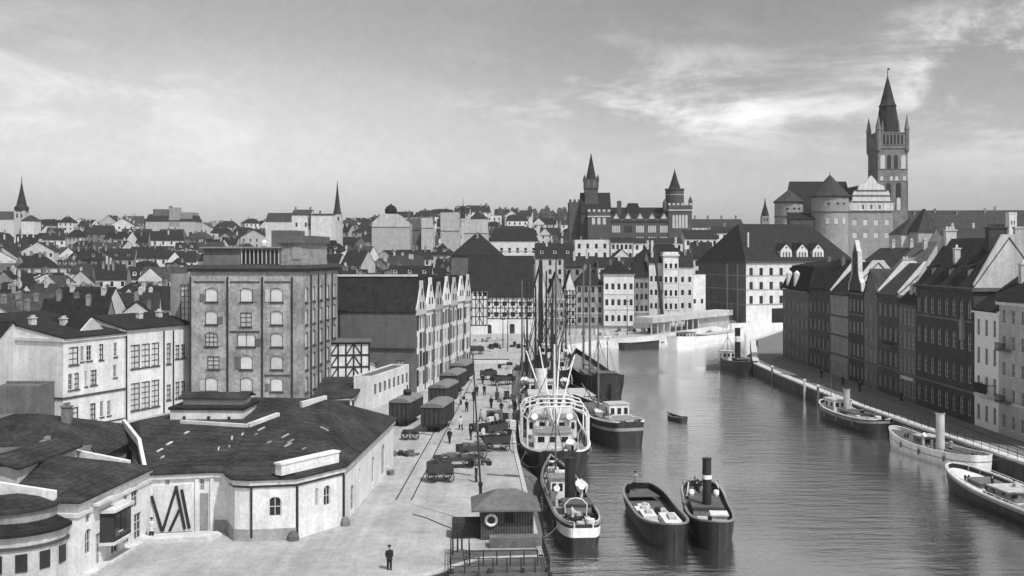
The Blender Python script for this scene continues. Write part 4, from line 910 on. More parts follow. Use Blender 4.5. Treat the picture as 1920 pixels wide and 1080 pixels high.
house('church_house', 'pale houses with arched roof below the long castle range', 'house', XY(1690, 430), XY(1745, 430), 14, 10, Z(438, 430) - 10, 'hip', 6, 'white2', 'roof2', below=12, chims=((.8, .5),), chm='chimw')
house('church_house', 'grey house with pyramid roof below the long castle range', 'house', XY(1722, 420), XY(1764, 420), 12, 10, Z(432, 420) - 10, 'pyramid', 8.5, 'cream', 'roof2', below=12)
house('church_house', 'pale broad house below long castle range near right edge', 'house', XY(1770, 400), XY(1870, 400), 14, 5, Z(452, 400) - 5, 'gable_x', 5, 'white2', 'roof2', below=12, chims=((.3, .5), (.7, .5)), chm='chimw')
# ---- brick Gothic hall
Yg = 470; k = Yg / F; X0 = lambda px: (px - 960) * k; zz = lambda py: Z(py, Yg)
gh, wd = house('gothic_hall', 'dark Gothic brick hall with row of small pointed gables and pale windows', 'hall', XY(1144, Yg), XY(1256, Yg), 26, 5, zz(413) - 5, 'gable_x', 6, 'gbrick', 'roof', below=8)
for i in range(5):
    x = wd * (i + .5) / 5; ww = wd / 5 * .42
    gg = MB().xz([(x - ww, zz(413) - 5.6), (x + ww, zz(413) - 5.6), (x + ww, zz(411) - 5), (x, zz(397) - 5), (x - ww, zz(411) - 5)], -.35, .3).build('gable', M['gbrick'], gh)
    MB().xz([(x - ww * .55, zz(410) - 5), (x + ww * .55, zz(410) - 5), (x, zz(401) - 5)], -.4, -.354).build('panel', M['trim'], gg)
    for d_ in (-.62, -.2, .22, .64): arch_win(gh, x + ww * d_, 0, zz(436) - 5, ww * .3, 13 * k, 'trim' if i != 1 else 'glass')
    for d_ in (-.55, 0, .55): arch_win(gh, x + ww * d_, 0, zz(452) - 5, ww * .34, 8 * k, 'trim' if i > 1 else 'glass')
MB().box(0, wd, -.3, -.003, zz(414) - 5, zz(412) - 5).build('moulding', M['trim'], gh)
MB().box(wd * .26, wd * .58, 6, 14, zz(412) - 5, zz(400) - 5).build('attic_block', M['gbrick'], gh)
MB().prism([(wd * .28, 6), (wd * .56, 6), (wd * .56, 14), (wd * .28, 14)], zz(400) - 5, zz(399) - 5).face([(wd * .28, 6, zz(399) - 5), (wd * .56, 6, zz(399) - 5), (wd * .5, 9, zz(379) - 5), (wd * .34, 9, zz(379) - 5)]).face([(wd * .28, 6, zz(399) - 5), (wd * .34, 9, zz(379) - 5), (wd * .34, 11, zz(379) - 5), (wd * .28, 14, zz(399) - 5)]).face([(wd * .56, 6, zz(399) - 5), (wd * .56, 14, zz(399) - 5), (wd * .5, 11, zz(379) - 5), (wd * .5, 9, zz(379) - 5)]).face([(wd * .34, 9, zz(379) - 5), (wd * .5, 9, zz(379) - 5), (wd * .5, 11, zz(379) - 5), (wd * .34, 11, zz(379) - 5)]).build('attic_roof', M['roof'], gh)
box_chim(gh, wd * .17, 5, zz(412) - 5, zz(377) - 5, 1.9, 1.6, 'gbrick', 1)
t2 = thing('gate_tower', 'dark square brick tower with round drum and cone roof right of Gothic hall', 'tower', (X0(1275), Yg - .5, 5)); hw = 22 * k
sh2 = ob('shaft', MB().box(-hw, hw, 0, 2 * hw, -8, zz(385) - 5).mesh('shaft', M['gbrick']), t2)
for i in range(6): MB().box(-hw + i * hw * .36, -hw + i * hw * .36 + hw * .2, -.1, .3, zz(385) - 5, zz(381) - 5).build('merlon', M['trim'], t2)
MB().box(-hw - .1, hw + .1, -.25, -.003, zz(394) - 5.3, zz(394) - 4.8).build('moulding', M['trim'], t2)
for i in range(5): arch_win(sh2, -hw * .55 + i * hw * .27, 0, zz(428) - 5, hw * .2, 25 * k, 'trim')
dr = 17.5 * k
MB().lathe([(dr, zz(386) - 5), (dr, zz(356) - 5), (dr + .3, zz(355) - 5), (dr + .3, zz(353) - 5), (dr * .8, zz(353) - 5)], -hw * .32, hw, 20).build('drum', M['gbrick'], t2)
MB().lathe([(dr + .06, zz(365) - 5), (dr + .06, zz(364) - 5)], -hw * .32, hw, 20).build('moulding', M['trim'], t2)
MB().lathe([(dr * .68, zz(354) - 5), (dr * .3, zz(334) - 5), (.15, zz(318) - 5), (0, zz(310) - 5)], -hw * .32, hw, 12).build('roof', M['slate'], t2)
for x, py in ((-hw * 1.3, 372), (hw * .9, 367)): MB().lathe([(.9, zz(395) - 5), (.9, zz(py + 8) - 5), (0, zz(py) - 5)], x, .8, 8).build('turret', M['gbrick'], t2)
t1 = thing('spired_tower', 'dark square brick tower with tall needle spire left of Gothic hall', 'tower', (X0(1111), Yg + 6, 5)); hw = 12.5 * k
MB().box(-hw, hw, 0, 2 * hw, -8, zz(352) - 5).build('shaft', M['gbrick'], t1)
MB().box(-hw - .25, hw + .25, -.25, 2 * hw + .25, zz(352) - 5, zz(334) - 5).build('belfry', M['gbrick'], t1)
spire(MB(), [(hw * .85, zz(334) - 5), (hw * .45, zz(310) - 5), (.1, zz(284) - 5)], 0, hw).build('spire', M['slate'], t1)
for x in (-hw, hw):
    for y in (0, 2 * hw): MB().lathe([(.5, zz(338) - 5), (.5, zz(333) - 5), (0, zz(324) - 5)], x, y, 6).build('pinnacle', M['gbrick'], t1)
for x in (-.45, .45): arch_win(t1, x * hw, -.26, zz(349) - 5, hw * .4, 3.2, 'dim', 'louvre')
b1 = thing('gate_house', 'square battlemented brick gatehouse block left of Gothic hall', 'gatehouse', (X0(1123), Yg - 1, 5)); hw = 21 * k
MB().box(-hw, hw, 0, 12, -8, zz(397) - 5).build('wall', M['gbrick'], b1); MB().box(-hw - .15, hw + .15, -.25, -.003, zz(406) - 5.3, zz(405) - 5).build('moulding', M['trim'], b1)
for i in range(5): MB().box(-hw + i * hw * .44, -hw + i * hw * .44 + hw * .24, -.05, .6, zz(397) - 5, zz(393) - 5).build('merlon', M['trim'], b1)
for i in range(3): arch_win(b1, -hw * .5 + i * hw * .48, 0, zz(421) - 5, hw * .28, 3.2, 'trim')
b2 = thing('gate_house', 'squat dark battlemented block left of needle spired tower', 'gatehouse', (X0(1084), Yg + 8, 5)); hw = 15 * k
MB().box(-hw, hw, 0, 12, -8, zz(377) - 5).build('wall', M['gbrick'], b2)
for i in range(4): MB().box(-hw + i * hw * .56, -hw + i * hw * .56 + hw * .3, 0, .8, zz(377) - 5, zz(372) - 5).build('merlon', M['gbrick'], b2)
house('gothic_wing', 'dark sloping roofed wing between battlemented block and gatehouse', 'wing', XY(1090, Yg + 3), XY(1146, Yg + 3), 14, 5, zz(398) - 5, 'gable_x', 9, 'gbrick', 'roof', below=8)
# ---- left church, spires, big skyline blocks
def skyline_spire(name, label, px, Y, hw_px, py_eave, py_tip, wall, prof=None, base=None, py_mid=None):
    kk = Y / F; t = thing(name, label, 'church tower', (*XY(px, Y), T(*XY(px, Y)))); z = lambda p: Z(p, Y) - t.location.z; hw = hw_px * kk
    MB().box(-hw, hw, 0, 2 * hw, -3, z(py_eave)).build('tower', M[wall], t)
    pr = prof or [(1.15, 0), (.55, .25), (.3, .55), (0.03, 1)]
    spire(MB(), [(hw * r, z(py_eave) + (z(py_tip) - z(py_eave)) * f) for r, f in pr], 0, hw).build('spire', M['slate'], t)
    for x in (-.4, .4): arch_win(t, x * hw, 0, z(py_eave + hw_px * 1.3), hw * .3, hw * .8, 'glass')
    return t
skyline_spire('church', 'far left church tower with dark bell shaped spire and needle tip', 36, 640, 10, 395, 328, 'cream', [(1.25, 0), (1.28, .1), (.9, .16), (.8, .25), (.35, .55), (.08, .8), (.02, 1)])
house('church_nave', 'pale church nave with low roof left of bell shaped spire', 'church', XY(-60, 640), XY(26, 640), 16, T(*XY(0, 640)), Z(410, 640) - T(*XY(0, 640)), 'gable_x', 4.5, 'white2', 'roof2', wins={'front': rwin(6, 1, 1.8, 3.4, 6, 3)})
house('church_house', 'white cubic house below bell shaped spire', 'house', XY(40, 636), XY(63, 636), 10, T(*XY(50, 640)), Z(413, 636) - T(*XY(50, 640)), 'hip', 3, 'white', 'roof2')
skyline_spire('church', 'slender dark needle spire on pale tower beside white stepped gable house', 631, 560, 9, 402, 338, 'cream', [(1.0, 0), (.72, .12), (.45, .4), (.2, .7), (.02, 1)])
skyline_spire('church', 'tiny slim spire between pale gables left of Gothic hall', 868, 620, 5, 410, 368, 'cream', [(1.0, 0), (.9, .25), (.5, .3), (.6, .5), (.12, .62), (.03, 1)])
skyline_spire('church', 'small open lantern spire left of the castle', 1436, 520, 7, 405, 370, 'gray', [(1.1, 0), (.8, .25), (.3, .6), (.03, 1)])
Yb = 720; tz = T(*XY(320, Yb))
mz, wd = house('mansion', 'large blocky mansion with stepped mansard roofs breaking the left skyline', 'mansion', XY(273, Yb), XY(364, Yb), 18, tz, Z(415, Yb) - tz, 'mansard', 6, 'cream', 'roof2', wins={'front': rwin(7, 2, 2.2, 3.0, 3.0, 4.4, .6)})
MB().box(wd * .48, wd * .96, .3, 15, Z(415, Yb) - tz, Z(398, Yb) - tz).build('attic', M['gray'], mz)
MB().box(wd * .14, wd * .55, 1.2, 15, Z(415, Yb) - tz, Z(392, Yb) - tz).build('attic', M['dim'], mz)
MB().box(wd * .48, wd * .7, -.1, 4, Z(424, Yb) - tz, Z(389, Yb) - tz).build('pavilion', M['gray'], mz)
box_chim(mz, wd * .47, 5, Z(400, Yb) - tz, Z(387, Yb) - tz, 2, 2, 'dim', 2)
Yw = 520; tz = T(*XY(590, Yw))
sg, wd = house('stepped_house', 'white house with dark stepped gable edge left of slender needle spire', 'house', XY(547, Yw), XY(582, Yw), 12, tz, Z(402, Yw) - tz, 'gable_x', 2.4, 'white', 'roof2', wins={'front': rwin(2, 2, 1.0, 2.0, Z(425, Yw) - tz, 4)}, chims=((.1, .4), (.9, .4)))
for i in range(5): MB().box(wd - .9 - .35 * (i % 2), wd + .12, -.14, .3, Z(430 - i * 6, Yw) - tz, Z(425 - i * 6, Yw) - tz).build('quoin', M['dim'], sg)
house('stepped_house', 'white blank gabled house just left of slender needle spire', 'house', XY(583, Yw - 2), XY(622, Yw - 2), 12, tz, Z(403, Yw) - tz, 'shed', .8, 'white', 'roof2', chims=((.4, .2),))
house('barn', 'long pale house with grey roof left of white stepped gable house', 'house', XY(498, Yw + 40), XY(548, Yw + 40), 12, tz, Z(414, Yw + 40) - tz, 'gable_x', 4.2, 'white2', 'roof2')
dm = thing('dome_tower', 'dark onion domed belvedere tower rising above pale rounded gable', 'tower', (*XY(733, 545), T(*XY(733, 545)))); tz = dm.location.z; z = lambda p: Z(p, 545) - tz; kk = 545 / F
MB().box(-5 * kk, 5 * kk, -9 * kk, 2 * kk, -3, z(404)).build('shaft', M['gray'], dm)
MB().lathe([(11.5 * kk, z(405)), (8 * kk, z(403)), (11.5 * kk, z(398)), (11.5 * kk, z(393)), (8 * kk, z(387)), (2 * kk, z(384)), (.05, z(381))], 0, 0, 12).build('dome', M['roof'], dm)
MB().box(-1.2, 13 * kk, -1, 1, z(405), z(403)).build('balcony', M['dim'], dm)
def pale_gable(px0, px1, Y, py_e, py_t, label, wall='cream', m='roof2', curved=True):
    A, B = XY(px0, Y), XY(px1, Y); t = T(A[0], Y); g, wd = house('gabled_house', label, 'house', A, B, 14, t, Z(py_e, Y) - t, 'gable_y', (Z(py_t, Y) - Z(py_e, Y)) * .8, wall, m, over=.05)
    h0 = Z(py_e, Y) - t; h1 = Z(py_t, Y) - t
    if curved: pr = [(0, h0 - 2), (wd, h0 - 2), (wd, h0 + .2), (wd * .9, h0 + (h1 - h0) * .35), (wd * .78, h0 + (h1 - h0) * .8), (wd * .68, h1), (wd * .32, h1), (wd * .22, h0 + (h1 - h0) * .8), (wd * .1, h0 + (h1 - h0) * .35), (0, h0 + .2)]
    else: pr = [(0, h0 - 2), (wd, h0 - 2), (wd, h1 - .6), (wd * .9, h1), (0, h1 - .2)]
    MB().xz(pr, -.3, -.004).build('gable_front', M[wall], g)
    box_chim(g, wd * .95, 6, h0, h1 + 1, 1.2, 1.2, 'dim', 2); return g
pale_gable(697, 768, 540, 418, 401, 'broad pale blank gable with rounded shoulders under onion domed tower')
pale_gable(790, 812, 545, 420, 408, 'narrow pale blank gable right of broad rounded gable', curved=False)
pale_gable(826, 862, 530, 425, 398, 'pale blank gable with sloping shoulder left of tiny slim spire', curved=False)
pale_gable(870, 915, 560, 430, 411, 'pale faded gable wall right of tiny slim spire', curved=False)
pale_gable(768, 790, 560, 424, 410, 'dark chimneyed gable between broad and narrow pale gables', 'dim', curved=False)
yy = 420; tz = T(*XY(960, yy))
mid_hotel, wd = house('hotel', 'white mansard roofed hotel with arched windows left of Gothic hall', 'hotel', XY(918, yy), XY(1008, yy), 16, tz, Z(452, yy) - tz, 'mansard', 6.2, 'white', 'roof2', wins={'front': rwin(6, 3, 1.1, 2.0, Z(495, yy) - tz, 4.4, .3)}, bands=(Z(471, yy) - tz,), dormers=5, chims=((.2, .5), (.8, .5)))
dk_, wd = house('big_roof_house', 'dark pyramid roofed store behind the long half timbered store', 'store', XY(846, 345), XY(942, 345), 20, 0, Z(478, 345), 'hip', 7.5, 'dim', 'roof', chims=((.5, .3),))
wy = 505; tz = T(*XY(1350, wy))
house('school', 'long white two storey building with dark roof right of drum tower', 'school', XY(1298, wy), XY(1395, wy), 14, tz, Z(425, wy) - tz, 'gable_x', 3.6, 'white', 'roof2', wins={'front': rwin(10, 3, 1.1, 2.0, Z(452, wy) - tz, 3.6, .3)}, chims=((.1, .5), (.35, .5), (.62, .5), (.9, .5)), bands=(Z(436, wy) - tz,))
# leaning crane mast
cr = thing('quay_crane', 'dark leaning crane mast standing on far quay before white houses', 'crane', (*XY(1246, 318), 0))
MB().tube((0, 0, 0), (-3.1, 1, Z(462, 318)), .55, .3, 10).build('mast', M['dark'], cr)
MB().tube((0, 0, 0), (0, 0, 1.2), 1.1, 1.1, 12).build('base', M['iron'], cr)
MB().path([(-3.1, 1, Z(463, 318)), (-9, 4, 1)], .05).path([(-3.1, 1, Z(463, 318)), (3, 6, 1)], .05).build('stay', M['iron'], cr)

def front(px0, px1, Y, pe, pr, roof, label, wall='white2', rmat='roof', nw=4, nr=3, **k):
    A, B = XY(px0, Y), XY(px1, Y); z0 = T(A[0], Y) - 1; zt = Z(pe, Y) - z0; rh = max(.5, (Z(pr, Y) - Z(pe, Y)) * (.93 if roof != 'flat' else .2))
    return house('town_house', label, 'house', A, B, k.pop('depth', 13), z0, zt, roof, rh, wall, rmat, wins={'front': rwin(nw, nr, 1.1, 1.9, zt - nr * 3.5 + .6, 3.5)}, below=6, **k)
front(1078, 1142, 415, 452, 443, 'flat', 'white flat topped block with few windows under gatehouse left of Gothic hall', 'white', chims=((.2, .4), (.8, .4)))
front(1004, 1077, 408, 483, 454, 'gable_x', 'house with broad dark roof right of white mansard hotel', 'cream', chims=((.3, .4), (.7, .5)), chm='chimw', dormers=3)
front(1142, 1190, 405, 490, 466, 'gable_y', 'white gabled house before middle of Gothic hall', 'white', nw=3)
front(1146, 1186, 438, 454, 446, 'gable_x', 'pale low house at foot of Gothic hall', 'white2', nw=5, nr=2)
front(1188, 1280, 440, 455, 446, 'gable_x', 'wide pale house at foot of drum tower', 'white', nw=7, nr=2, chims=((.5, .5),))
front(1190, 1298, 388, 488, 455, 'hip', 'broad house with dark hipped roof and white chimneys before Gothic hall', 'cream', nw=7, chims=((.25, .3), (.75, .4)), chm='chimw', chh=3.4)
front(1300, 1340, 392, 484, 452, 'gable_x', 'white walled house with steep dark roof left of huge hipped hall', 'white2', nw=3, chims=((.3, .4),))
front(1284, 1346, 445, 447, 430, 'gable_x', 'pale house stepping up behind steep dark roofed house left of huge hall', 'white', nw=5, nr=2, chims=((.2, .5), (.8, .5)))
front(1340, 1400, 470, 436, 424, 'gable_x', 'white low house above left slope of huge hall roof', 'white', nw=5, nr=2, chims=((.4, .5),))
front(1060, 1120, 372, 500, 480, 'gable_x', 'dark roofed house behind masts and gabled stores', 'gray', chims=((.3, .3), (.7, .4)), chm='chimw', chh=3)
front(1122, 1190, 366, 500, 482, 'gable_x', 'dark roofed house behind white three storey house', 'white2', nw=5, chims=((.6, .3),), chm='chimw')
# ================================================================ TOWN (individual houses on rising ground)
random.seed(21)
LM = [('the far left church spire', 36, 380), ('the blocky skyline mansion', 318, 408), ('the slender needle spire', 631, 385), ('the onion domed tower', 733, 395), ('the brick granary top', 480, 470),
      ('the white mansard hotel', 962, 470), ('the Gothic hall', 1195, 430), ('the huge hipped hall roof', 1470, 455), ('the blank walled warehouse', 120, 600), ('the tiny slim spire', 868, 395), ('the white granary gables', 830, 560)]
town = []
def blocked(px, Y, w_):
    if Y < 345 and px > 330 and not (620 < px < 840 and Y > 245): return True
    if Y < 345 and px > 840: return True
    if px + w_ / 2 > 1000 and Y < 460: return True
    if px > 1085 and 455 < Y < 520: return True
    if px > 1300 and Y > 370: return True
    for a, b_, y0, y1 in ((890, 1020, 385, 445), (680, 925, 522, 590), (490, 640, 505, 585), (-80, 75, 615, 680), (262, 375, 690, 760), (840, 950, 325, 385), (1030, 1310, 440, 540)):
        if a < px + w_ / 2 and px - w_ / 2 < b_ and y0 < Y < y1: return True
    return False
WORD = {'white2': 'white', 'cream': 'pale', 'gray': 'grey', 'dim': 'dark walled'}; RW = {'gable_x': 'dark ridged', 'gable_y': 'front gabled', 'hip': 'hipped', 'flat': 'flat', 'mansard': 'mansard'}
for Y, x0, x1 in ((188, -70, 190), (206, -70, 300), (224, -60, 310), (243, -60, 320), (262, -40, 850), (282, -40, 850), (303, -40, 850), (326, -40, 850), (350, -40, 850), (375, -40, 850), (402, -40, 1000), (432, -40, 1000), (466, -40, 1060), (505, -40, 1060), (550, -40, 1060), (605, -40, 1060), (668, -40, 1060), (740, -40, 1060), (820, -40, 960), (905, -40, 940)):
    px = x0 + random.uniform(0, 30)
    while px < x1:
        wm_ = random.uniform(7.5, 15.5) * (1 + max(0, Y - 400) / 1100); wp = wm_ / Y * F
        yj = Y + random.uniform(-6, 6)
        if not blocked(px + wp / 2, yj, wp):
            A = XY(px, yj); z0 = T(A[0] + wm_ / 2, yj + 6); an = R(random.gauss(0, 21)); B = (A[0] + wm_ * math.cos(an), A[1] + wm_ * math.sin(an))
            hh = random.uniform(8, 14) if Y > 330 else random.uniform(7.5, 11.5)
            if Y < 260: hh = random.uniform(9, 11.5)
            rt = random.choices(['gable_x', 'gable_y', 'hip', 'flat', 'mansard'], [46, 20, 12, 10, 12])[0]
            wl = random.choices(['white2', 'cream', 'gray', 'dim'], [56, 20, 14, 10])[0]; dep = random.uniform(7, 10.5)
            rh = .6 if rt == 'flat' else random.uniform(3.2, 5.5)
            nc = max(2, int(wm_ / random.uniform(2.8, 3.8))); nr = max(2, int(hh / 3.4)); nr = min(nr, 2) if Y > 560 else nr; nc = min(nc, 4) if Y > 560 else nc
            zt0 = hh - nr * 3.2 + .5
            chs = [(random.uniform(.1, .9), random.uniform(.3, .6)) for _ in range(random.choice((1, 2, 2, 3, 3, 4)))]
            r_, wd = house('town_house', 'x', 'house', A, B, dep, z0, hh, rt, rh, wl, random.choice(('roof', 'roof', 'roof2')), wins={'front': dict(n=nc, rows=nr, ww=1.1, wh=1.75, z0=zt0, dz=3.2)}, chims=chs, below=6,
                chm=random.choice(('chim', 'chim', 'chimw')), chh=random.uniform(1.2, 2.2), dormers=(random.choice((0, 0, 2, 3)) if rt in ('gable_x', 'mansard', 'hip') and 300 < Y < 600 else 0), group='houses of the old town')
            cx, cy = (A[0] + B[0]) / 2, yj; town.append((r_, wl, rt, len(chs), proj(cx, cy, z0 + hh)))
            if random.random() < .28 and rt == 'gable_x':
                MB().xz([(0, hh - .5), (wd * .5, hh - .5), (wd * .5, hh + .3), (wd * .25, hh + rh * .9), (0, hh + .3)], -.4, -.1).build('cross_gable', M[wl], r_)
        px += wp * random.uniform(.86, 1.15) + (4 if Y > 400 else 0)
bucket = {}
for r_, wl, rt, nch, (px, py) in town:
    best = min(LM, key=lambda q: math.hypot(px - q[1], (py - q[2]) * 1.6)); dx, dy = px - best[1], (py - best[2]) * 1.6
    dr = ('right of' if dx > 0 else 'left of') if abs(dx) > abs(dy) else ('below' if dy > 0 else 'above')
    bucket.setdefault((WORD[wl], RW[rt], nch, dr, best[0]), []).append((math.hypot(dx, dy), r_))
ORD = ['nearest', 'second nearest', 'third nearest', 'fourth nearest', 'fifth nearest', 'sixth nearest', 'seventh nearest', 'eighth nearest']
for (a, b_, c_, d_, e_), lst in bucket.items():
    for i, (_, r_) in enumerate(sorted(lst, key=lambda q: q[0])):
        r_['label'] = f"{a} house, {b_} roof, {['no', 'one chimney', 'two chimneys', 'three chimneys', 'four chimneys'][c_]}, " + (ORD[i] + ' ' if len(lst) > 1 else '') + f"{d_} {e_}"
# ================================================================ TREES
def crown_mesh(seed, r, h, nclump, nleaf, size):
    rnd = random.Random(seed); mb = MB(); cl = []
    for i in range(nclump):
        a = rnd.uniform(0, 6.28); q = rnd.uniform(0, .75) * r; cl.append((q * math.cos(a), q * math.sin(a), h * rnd.uniform(.42, .95), r * rnd.uniform(.3, .5)))
    for i in range(nleaf):
        c = rnd.choice(cl); d = Vector((rnd.gauss(0, 1), rnd.gauss(0, 1), rnd.gauss(0, 1))).normalized() * c[3] * rnd.uniform(.55, 1.05)
        p = Vector(c[:3]) + d; u = Vector((rnd.gauss(0, 1), rnd.gauss(0, 1), rnd.gauss(0, 1))).normalized(); v = u.orthogonal().normalized(); s = size * rnd.uniform(.5, 1.2)
        mb.face([tuple(p + u * s), tuple(p + v * s * .6), tuple(p - u * s), tuple(p - v * s * .6)])
    return mb.mesh('crown', M['leaf'])
def trunk_mesh(h, r):
    mb = MB().tube((0, 0, -1), (0, 0, h * .5), r, r * .6, 8)
    for i in range(5):
        a = i * 1.3; mb.tube((0, 0, h * (.28 + .05 * i)), (math.cos(a) * h * .22, math.sin(a) * h * .22, h * (.55 + .06 * i)), r * .45, r * .12, 6)
    return mb.mesh('trunk', M['trunk'])
CR = [crown_mesh(i, 4.2, 10, 11, 1300, .42) for i in range(4)]; TR = trunk_mesh(10, .3)
for i, (px, Y, s_, lb) in enumerate(((1586, 440, 1.0, 'dark tree before massive round castle tower'), (1668, 452, 1.25, 'broad dark tree below the tall castle tower'), (1655, 440, .9, 'lower bushy tree left of broad castle tree'), (1610, 420, .8, 'small tree above huge hipped hall roof'),
        (1690, 440, 1.0, 'rounded tree right of broad castle tree'), (1788, 380, .8, 'small tree between rear houses and long castle roof'), (150, 560, .9, 'dark tree among roofs right of far left church'), (205, 345, .8, 'dark bushy tree among pale yard walls at left'), (178, 350, .7, 'smaller bush left of dark tree among yard walls'), (460, 620, 1.0, 'tree on skyline between mansion and stepped gable house'), (1420, 470, .8, 'tree left of smaller round castle tower'))):
    p = XY(px, Y); t = thing('tree', lb, 'tree', (p[0], Y, T(*p)), i * 1.1); ob('crown', CR[i % 4], t).scale = (s_, s_, s_); ob('trunk', TR, t).scale = (s_, s_, s_)
rnd = random.Random(4); wd_ = MB()
for i in range(9000):
    px = rnd.uniform(935, 1085); Y = rnd.uniform(820, 960); x, y = XY(px, Y); lump = 2.2 * math.sin(px * .21) + 1.4 * math.sin(px * .57 + 1) ; z = T(x, y) + rnd.uniform(0, 1) ** .6 * (10 + lump)
    u = Vector((rnd.gauss(0, 1), rnd.gauss(0, 1), rnd.gauss(0, 1))).normalized(); v = u.orthogonal().normalized(); s = rnd.uniform(.6, 1.3); p = Vector((x, y, z))
    wd_.face([tuple(p + u * s), tuple(p + v * s * .7), tuple(p - u * s), tuple(p - v * s * .7)])
tag(wd_.build('woodland', M['leaf']), 'dark wooded ridge on the skyline left of Gothic hall', 'woodland', kind='stuff')
# ================================================================ VESSELS
def hull_fn(L_, B_, stern=.5, bowp=1.9, stl=.16, bowl=.42, rnd=False):
    def half(t):
        if t < stl: q = 1 - t / stl; return B_ / 2 * (stern + (1 - stern) * math.sqrt(max(0, 1 - q * q)))
        if t > 1 - bowl: q = (t - 1 + bowl) / bowl; return max(.03, B_ / 2 * (math.sqrt(max(0, 1 - q ** bowp)) if rnd else 1 - q ** bowp))
        return B_ / 2
    return half
class Vessel:
    def lines(s, *pq):
        for p, q in pq:
            p = Vector(p); q = Vector(s.root.matrix_basis.inverted() @ Vector(q)); pts = [tuple(p + (q - p) * t + Vector((0, 0, -.5 * 4 * t * (1 - t)))) for t in (0, .2, .4, .6, .8, 1)]
            MB().path(pts, .035, 5).build('mooring_rope', M['rust'], s.root)
    def fenders(s, ys, sides=(-1, 1)):
        for sg in sides:
            for y in ys:
                x = sg * (s.half(y / s.L + .5) + .12); z = s.zd(y) - .3; MB().lathe([(0, z - .35), (.13, z - .3), (.15, z), (.13, z + .3), (0, z + .35)], x, y, 8).tube((x, y, z + .3), (x - sg * .15, y, z + .9), .025, .025, 4).build('fender', M['rust'], s.root)
    def __init__(s, name, label, cat, loc, rz, L_, B_, deck=1.2, bul=.6, sheer=.6, hullm='tar', rimm='tar', deckm='deck', stern=.45, stl=.16, bowl=.42, bowp=1.9, band=None, group=None, low=.86, rnd=False):
        s.root = thing(name, label, cat, (loc[0], loc[1], WL), rz, group); s.L, s.B, s.deck = L_, B_, deck
        s.half = hull_fn(L_, B_, stern, bowp, stl, bowl, rnd); s.sh = lambda t: sheer * abs(2 * t - 1) ** 2.2 * (1.5 if t > .5 else .8)
        n = 40; mb = MB(); rim = MB(); dk = MB(); T_ = [.5 - .5 * math.cos(math.pi * i / n) for i in range(n + 1)]; rows = []
        for t in T_:
            h = s.half(t); y = (t - .5) * L_; zt = deck + bul + s.sh(t); fl = .0 if t < .85 else (t - .85) * L_ * .12
            inn = max(.0, h - .16)
            sec = [(h * .6, y - fl * .8, -1.0), (h * low, y - fl * .4, .0), (h * .96, y, zt * .55), (h, y + fl * .3, zt), (inn, y + fl * .3, zt), (inn, y + fl * .2, deck + s.sh(t) - .05)]
            rows.append(sec)
        k = len(rows[0])
        for sg in (1, -1):
            base = len(mb.v)
            for r_ in rows: mb.v += [(sg * p[0], p[1], p[2]) for p in r_]
            for i in range(n):
                for j in range(k - 1):
                    if j == 3: continue
                    q = (base + i * k + j, base + (i + 1) * k + j, base + (i + 1) * k + j + 1, base + i * k + j + 1); mb.f.append(q if sg > 0 else q[::-1])
            for i in range(n):
                a, b_, c, d = rows[i][3], rows[i + 1][3], rows[i + 1][4], rows[i][4]
                pts = [(sg * (a[0] + .05), a[1], a[2] + .06), (sg * (b_[0] + .05), b_[1], b_[2] + .06), (sg * max(0, c[0] - .03), c[1], c[2] + .06), (sg * max(0, d[0] - .03), d[1], d[2] + .06)]
                rim.slab(pts if sg > 0 else pts[::-1], .14)
        r0 = rows[0]; mb.face([(p[0], p[1], p[2]) for p in r0[:4]] + [(-p[0], p[1], p[2]) for p in r0[:4][::-1]])
        s.hull = mb.build('hull', M[hullm], s.root, True); rim.build('gunwale', M[rimm], s.root)
        for i in range(n):
            a, b_ = rows[i][5], rows[i + 1][5]; dk.face([(-a[0], a[1], a[2]), (a[0], a[1], a[2]), (b_[0], b_[1], b_[2]), (-b_[0], b_[1], b_[2])])
        dk.build('deck', M[deckm], s.root)
        for (z0, z1, m_, t0, t1) in (band or ()):
            st = MB()
            for sg in (1, -1):
                for i in range(n):
                    if T_[i] < t0 or T_[i + 1] > t1: continue
                    def w_(i, z):
                        sec = rows[i]
                        for p, q in zip(sec[:3], sec[1:4]):
                            if p[2] <= z <= q[2] + 1e-6: f = (z - p[2]) / max(1e-6, q[2] - p[2]); return (sg * (p[0] + (q[0] - p[0]) * f + .025), p[1] + (q[1] - p[1]) * f, z)
                        return (sg * (sec[3][0] + .025), sec[3][1], z)
                    d0, d1 = s.sh(T_[i]), s.sh(T_[i + 1]); pts = [w_(i, z0 + d0), w_(i + 1, z0 + d1), w_(i + 1, z1 + d1), w_(i, z1 + d0)]; st.face(pts if sg > 0 else pts[::-1])
                if t0 == 0:
                    pass
            if t0 == 0:
                a0, a1 = [p for p in (rows[0][3],)][0], None
                st.face([(-rows[0][2][0], rows[0][0][1] - .03, z0 + s.sh(0)), (rows[0][2][0], rows[0][0][1] - .03, z0 + s.sh(0)), (rows[0][3][0], rows[0][0][1] - .03, z1 + s.sh(0)), (-rows[0][3][0], rows[0][0][1] - .03, z1 + s.sh(0))])
            st.build('hull_stripe', M[m_], s.root)
    def zd(s, y): return s.deck + s.sh(y / s.L + .5)
